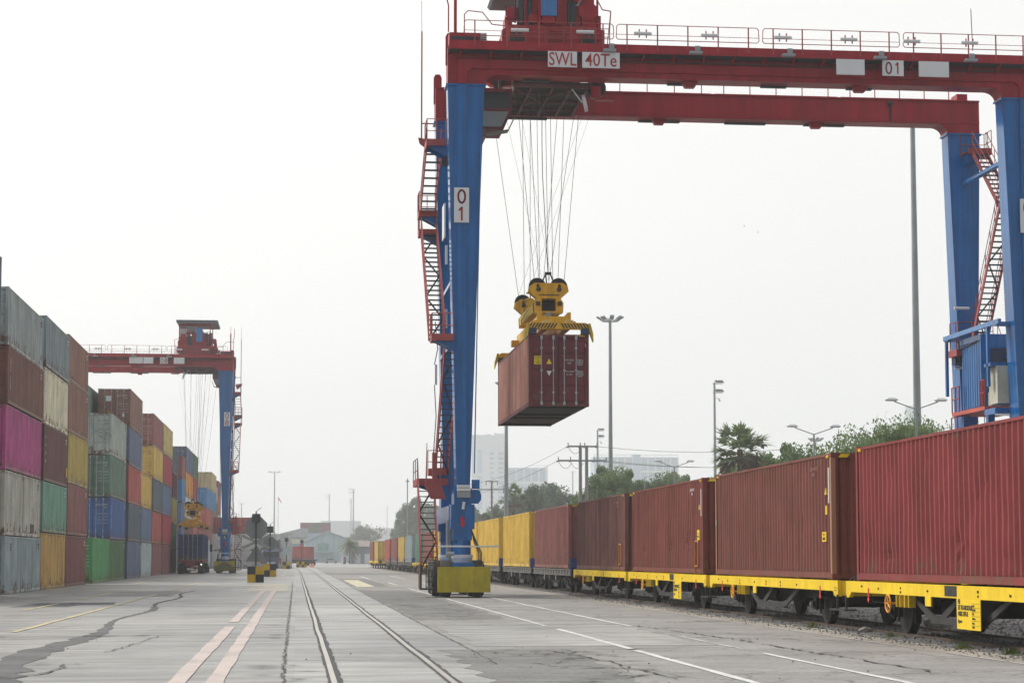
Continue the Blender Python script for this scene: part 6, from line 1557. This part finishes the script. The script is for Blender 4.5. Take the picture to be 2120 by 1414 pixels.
o, w, z = block('small grey guard shed with white doors right of the date palm', 726, 772, 1131, 520, 8, P('guard shed wall', (140, 152, 160), 1.0), 'shed', 'guard_shed')
mb = MB(); mb.hexa((-1, w+1, -1.2, 8.5, z), (w*.2, w*.8, 2, 6, z+1.6)); mb.build('roof', P('shed roof brown', (150, 134, 132), 1.0), o)
for x in (.18, .62): win(o, w*x, w*x+1.5, .1, 2.6, 0, white_p, 'door')
# white and pink boxes, far stack on the roof line
p = at(521, 1154, 305); container('lower of two white containers side on, behind the nearest sign post', 'white', (p.x, 305, 0), 12.19, 2.6, False, False, None, 0, R(90)); container('upper of two white containers side on, behind the nearest sign post', 'white', (p.x, 305, 2.61), 12.19, 2.6, False, False, None, 0, R(90))
p = at(486, 1154, 312); container('dusty pink container above and behind the white pair, by the far crane stair', 'brick red', (p.x-2, 312, 5.2), 12.19, 2.6, False, False, None, 0, R(90)); container('pink container under the dusty pink one, beside the white pair', 'brick red', (p.x-2, 312, 0), 12.19, 2.6, False, False, None, 0, R(90)); container('pink container in the middle beside the white pair', 'brick red', (p.x-2, 312, 2.6), 12.19, 2.6, False, False, None, 0, R(90))
zb = hh(650, 1103, 760); p0 = at(633, 1154, 470)
hs_ = M('stack base wall', (.4, .42, .44), .8)
for k, (px, cl, lb) in enumerate(((634, 'plum brown', 'dull plum container at left end of the high far row over the warehouse'), (652, 'leaf green', 'green container in the middle of the high far row over the warehouse'), (671, 'plum brown', 'plum container at right end of the high far row over the warehouse'))):
    p = at(px, 1154, 765)
    container(lb, cl, (p.x, 765, zb), 4.9, 4.0, False, False, 'far containers above the warehouse', 0, R(90))
mb = MB(); pa = at(622, 1154, 765); pb2 = at(683, 1154, 765); mb.box(0, pb2.x-pa.x, -1.3, 20, 0, zb); tag(mb.build('storage_hall', wallb, None, (pa.x, 765, 0)), 'flat roofed hall carrying the high far container row', 'hall')
# truck crossing at the far end
TX = at(616, 1154, 395); o = thing('container_truck', 'blue truck head on with red container trailer crossing at the far end', 'truck', (TX.x, 395, 0))
x0, x1 = at(572, 1154, 395).x-TX.x, at(657, 1154, 395).x-TX.x
mb = MB(); mb.box(x0, x1, -1.2, 1.2, 1.0, 1.25); mb.box(x0+1, x1-.4, -.8, .8, .5, 1.0); mb.build('trailer_bed', grime2, o)
for x in (x0+.8, x0+2.2, x1-.8, x1-1.9):
    mb = MB(); mb.tube((x, -1.2, .48), (x, -.9, .48), .48, 14); mb.tube((x, .9, .48), (x, 1.2, .48), .48, 14); mb.build('wheel', black, o)
container('faded red container on the trailer crossing at the far end', 'brick red', (TX.x+(x0+x1)/2-.35, 395, 1.26), x1-x0-.7, 2.5, False, False, None, 0, R(90))
CXx = at(561, 1154, 300).x; o = thing('lorry', 'dark blue lorry facing the camera behind the second sign post', 'truck', (CXx, 300, 0))
mb = MB(); mb.box(-1.15, 1.2, .0, 2.2, .6, 2.5); mb.hexa((-1.15, 1.2, 0, 2.2, 2.5), (-1.05, 1.1, .5, 2.2, 3.0)); cb_ = mb.build('cab', P('lorry blue', (74, 92, 120), 1.2), o)
mb = MB(); mb.box(-1.05, 1.1, -.02, 0, 1.7, 2.45); mb.build('windscreen', glass_m, cb_)
mb = MB(); mb.box(-1.2, 1.25, 2.3, 9, 1.0, 3.9); mb.build('cargo_box', P('lorry box', (84, 98, 118), 1.2), o)
mb = MB(); mb.box(-.6, .6, -.06, 0, .62, .95); mb.build('bumper', white_p, o)
for x in (-1.35, 1.4): mb = MB(); mb.box(x-.12, x+.12, -.1, .0, .7, 1.5); mb.build('side_lamp', P('stop red', (196, 40, 50), 1.1), o)
for x in (-.9, .95):
    mb = MB(); mb.tube((x-.16, .9, .5), (x+.16, .9, .5), .5, 14); mb.build('wheel', black, o)
# car, guard post, barrier
p = at(686, 1154, 560); o = thing('parked_car', 'small pale car parked before the warehouse', 'car', (p.x, 560, 0))
mb = MB(); mb.prism([(-2.0, .3), (2.0, .3), (2.05, .75), (1.2, .9), (.6, 1.4), (-1.1, 1.42), (-1.8, .95), (-2.05, .8)], 'y', -.85, .85); cb_ = mb.build('body', P('car silver blue', (170, 180, 192), 1.0, rough=.3), o)
mb = MB(); mb.prism([(-1.5, .95), (1.0, .95), (.55, 1.34), (-1.05, 1.36)], 'y', -.87, .87); mb.build('window', glass_m, cb_)
for x in (-1.25, 1.25):
    mb = MB(); mb.tube((x, -.86, .32), (x, -.6, .32), .32, 12); mb.tube((x, .6, .32), (x, .86, .32), .32, 12); mb.build('wheel', black, o)
p = at(711, 1154, 500); o = thing('guard_booth', 'little white booth with dark red panel beside the date palm', 'booth', (p.x, 500, 0))
mb = MB(); mb.box(-.55, .0, -.5, .5, 0, 2.0); mb.build('wall', white_p, o); mb = MB(); mb.box(.0, .62, -.5, .5, 0, 1.8); mb.build('panel', P('booth red panel', (120, 50, 70), 1.0), o); mb = MB(); mb.hexa((-.65, .1, -.6, .6, 2.0), (-.3, -.2, -.1, .1, 2.25)); mb.build('roof', steel_grey, o)
p = at(691, 1107, 500); o = thing('street_lamp', 'far street lamp with long flat arm before the warehouse', 'street lamp', (p.x, 500, 0), 0, None); mb = MB(); mb.tube((0, 0, 0), (0, 0, p.z), .1, 6); mb.build('pole', mast_grey, o); mb = MB(); mb.beam((-1.5, 0, p.z+.3), (2.1, 0, p.z-.25), .3, .12); mb.build('arm', steel_grey, o)
for k, (px, Y, lb) in enumerate(((643, 345, 'orange white traffic cone left of the red trailer end'), (648, 338, 'orange white traffic cone nearest the far trailer'))):
    p = at(px, 1154, Y); o = thing('traffic_cone', lb, 'cone', (p.x, Y, 0)); mb = MB(); mb.tube((0, 0, .04), (0, 0, .8), .2, 10, .04); mb.box(-.25, .25, -.25, .25, 0, .05); mb.build('cone_body', P('cone orange', (224, 110, 60)), o); mb = MB(); mb.tube((0, 0, .35), (0, 0, .55), .145, 10, .1); mb.build('white_band', white_p, o)
# low concrete barrier line and scrub behind the track
mb = MB(); o = thing('low_wall', 'low grey boundary wall behind the train below the trees', 'wall', (0, 0, 0)); mb.box(29.0, 29.25, 60, 360, 0, .9); mb.build('wall', wallg, o); mb = MB(); mb.box(28.95, 29.3, 60, 360, .9, 1.0); mb.build('coping', wallg, o)
# tiny birds
for k, (px, py) in enumerate(((1541, 468), (1569, 481))):
    p = at(px, py, 150); mb = MB(); mb.add([(-.16, 0, .07), (0, 0, 0), (.16, 0, .07), (0, .05, .02)], [(0, 1, 3), (1, 2, 3)]); mb.box(-.025, .025, -.12, .1, -.03, .02); o = mb.build('bird', black, None, p, recalc=False); tag(o, ['upper dark speck of a flying bird right of the lifted container', 'lower dark speck of a flying bird right of the lifted container'][k], 'bird', 'birds')

# ------------------------------------------------------------------ haze
hm = bpy.data.materials.new('haze air'); hm.use_nodes = True; t = hm.node_tree
for n in list(t.nodes):
    if n.type == 'BSDF_PRINCIPLED': t.nodes.remove(n)
pv = N(t, 'ShaderNodeVolumePrincipled'); pv.inputs['Color'].default_value = (.94, .975, 1.0, 1); pv.inputs['Density'].default_value = .00046; pv.inputs['Anisotropy'].default_value = 0.0
t.links.new(pv.outputs[0], next(n for n in t.nodes if n.type == 'OUTPUT_MATERIAL').inputs['Volume'])
mb = MB(); mb.box(-900, 1300, -12, 2300, -1, 175); o = mb.build('haze', hm); o['kind'] = 'stuff'; o['label'] = 'pale haze in the air over the whole yard'
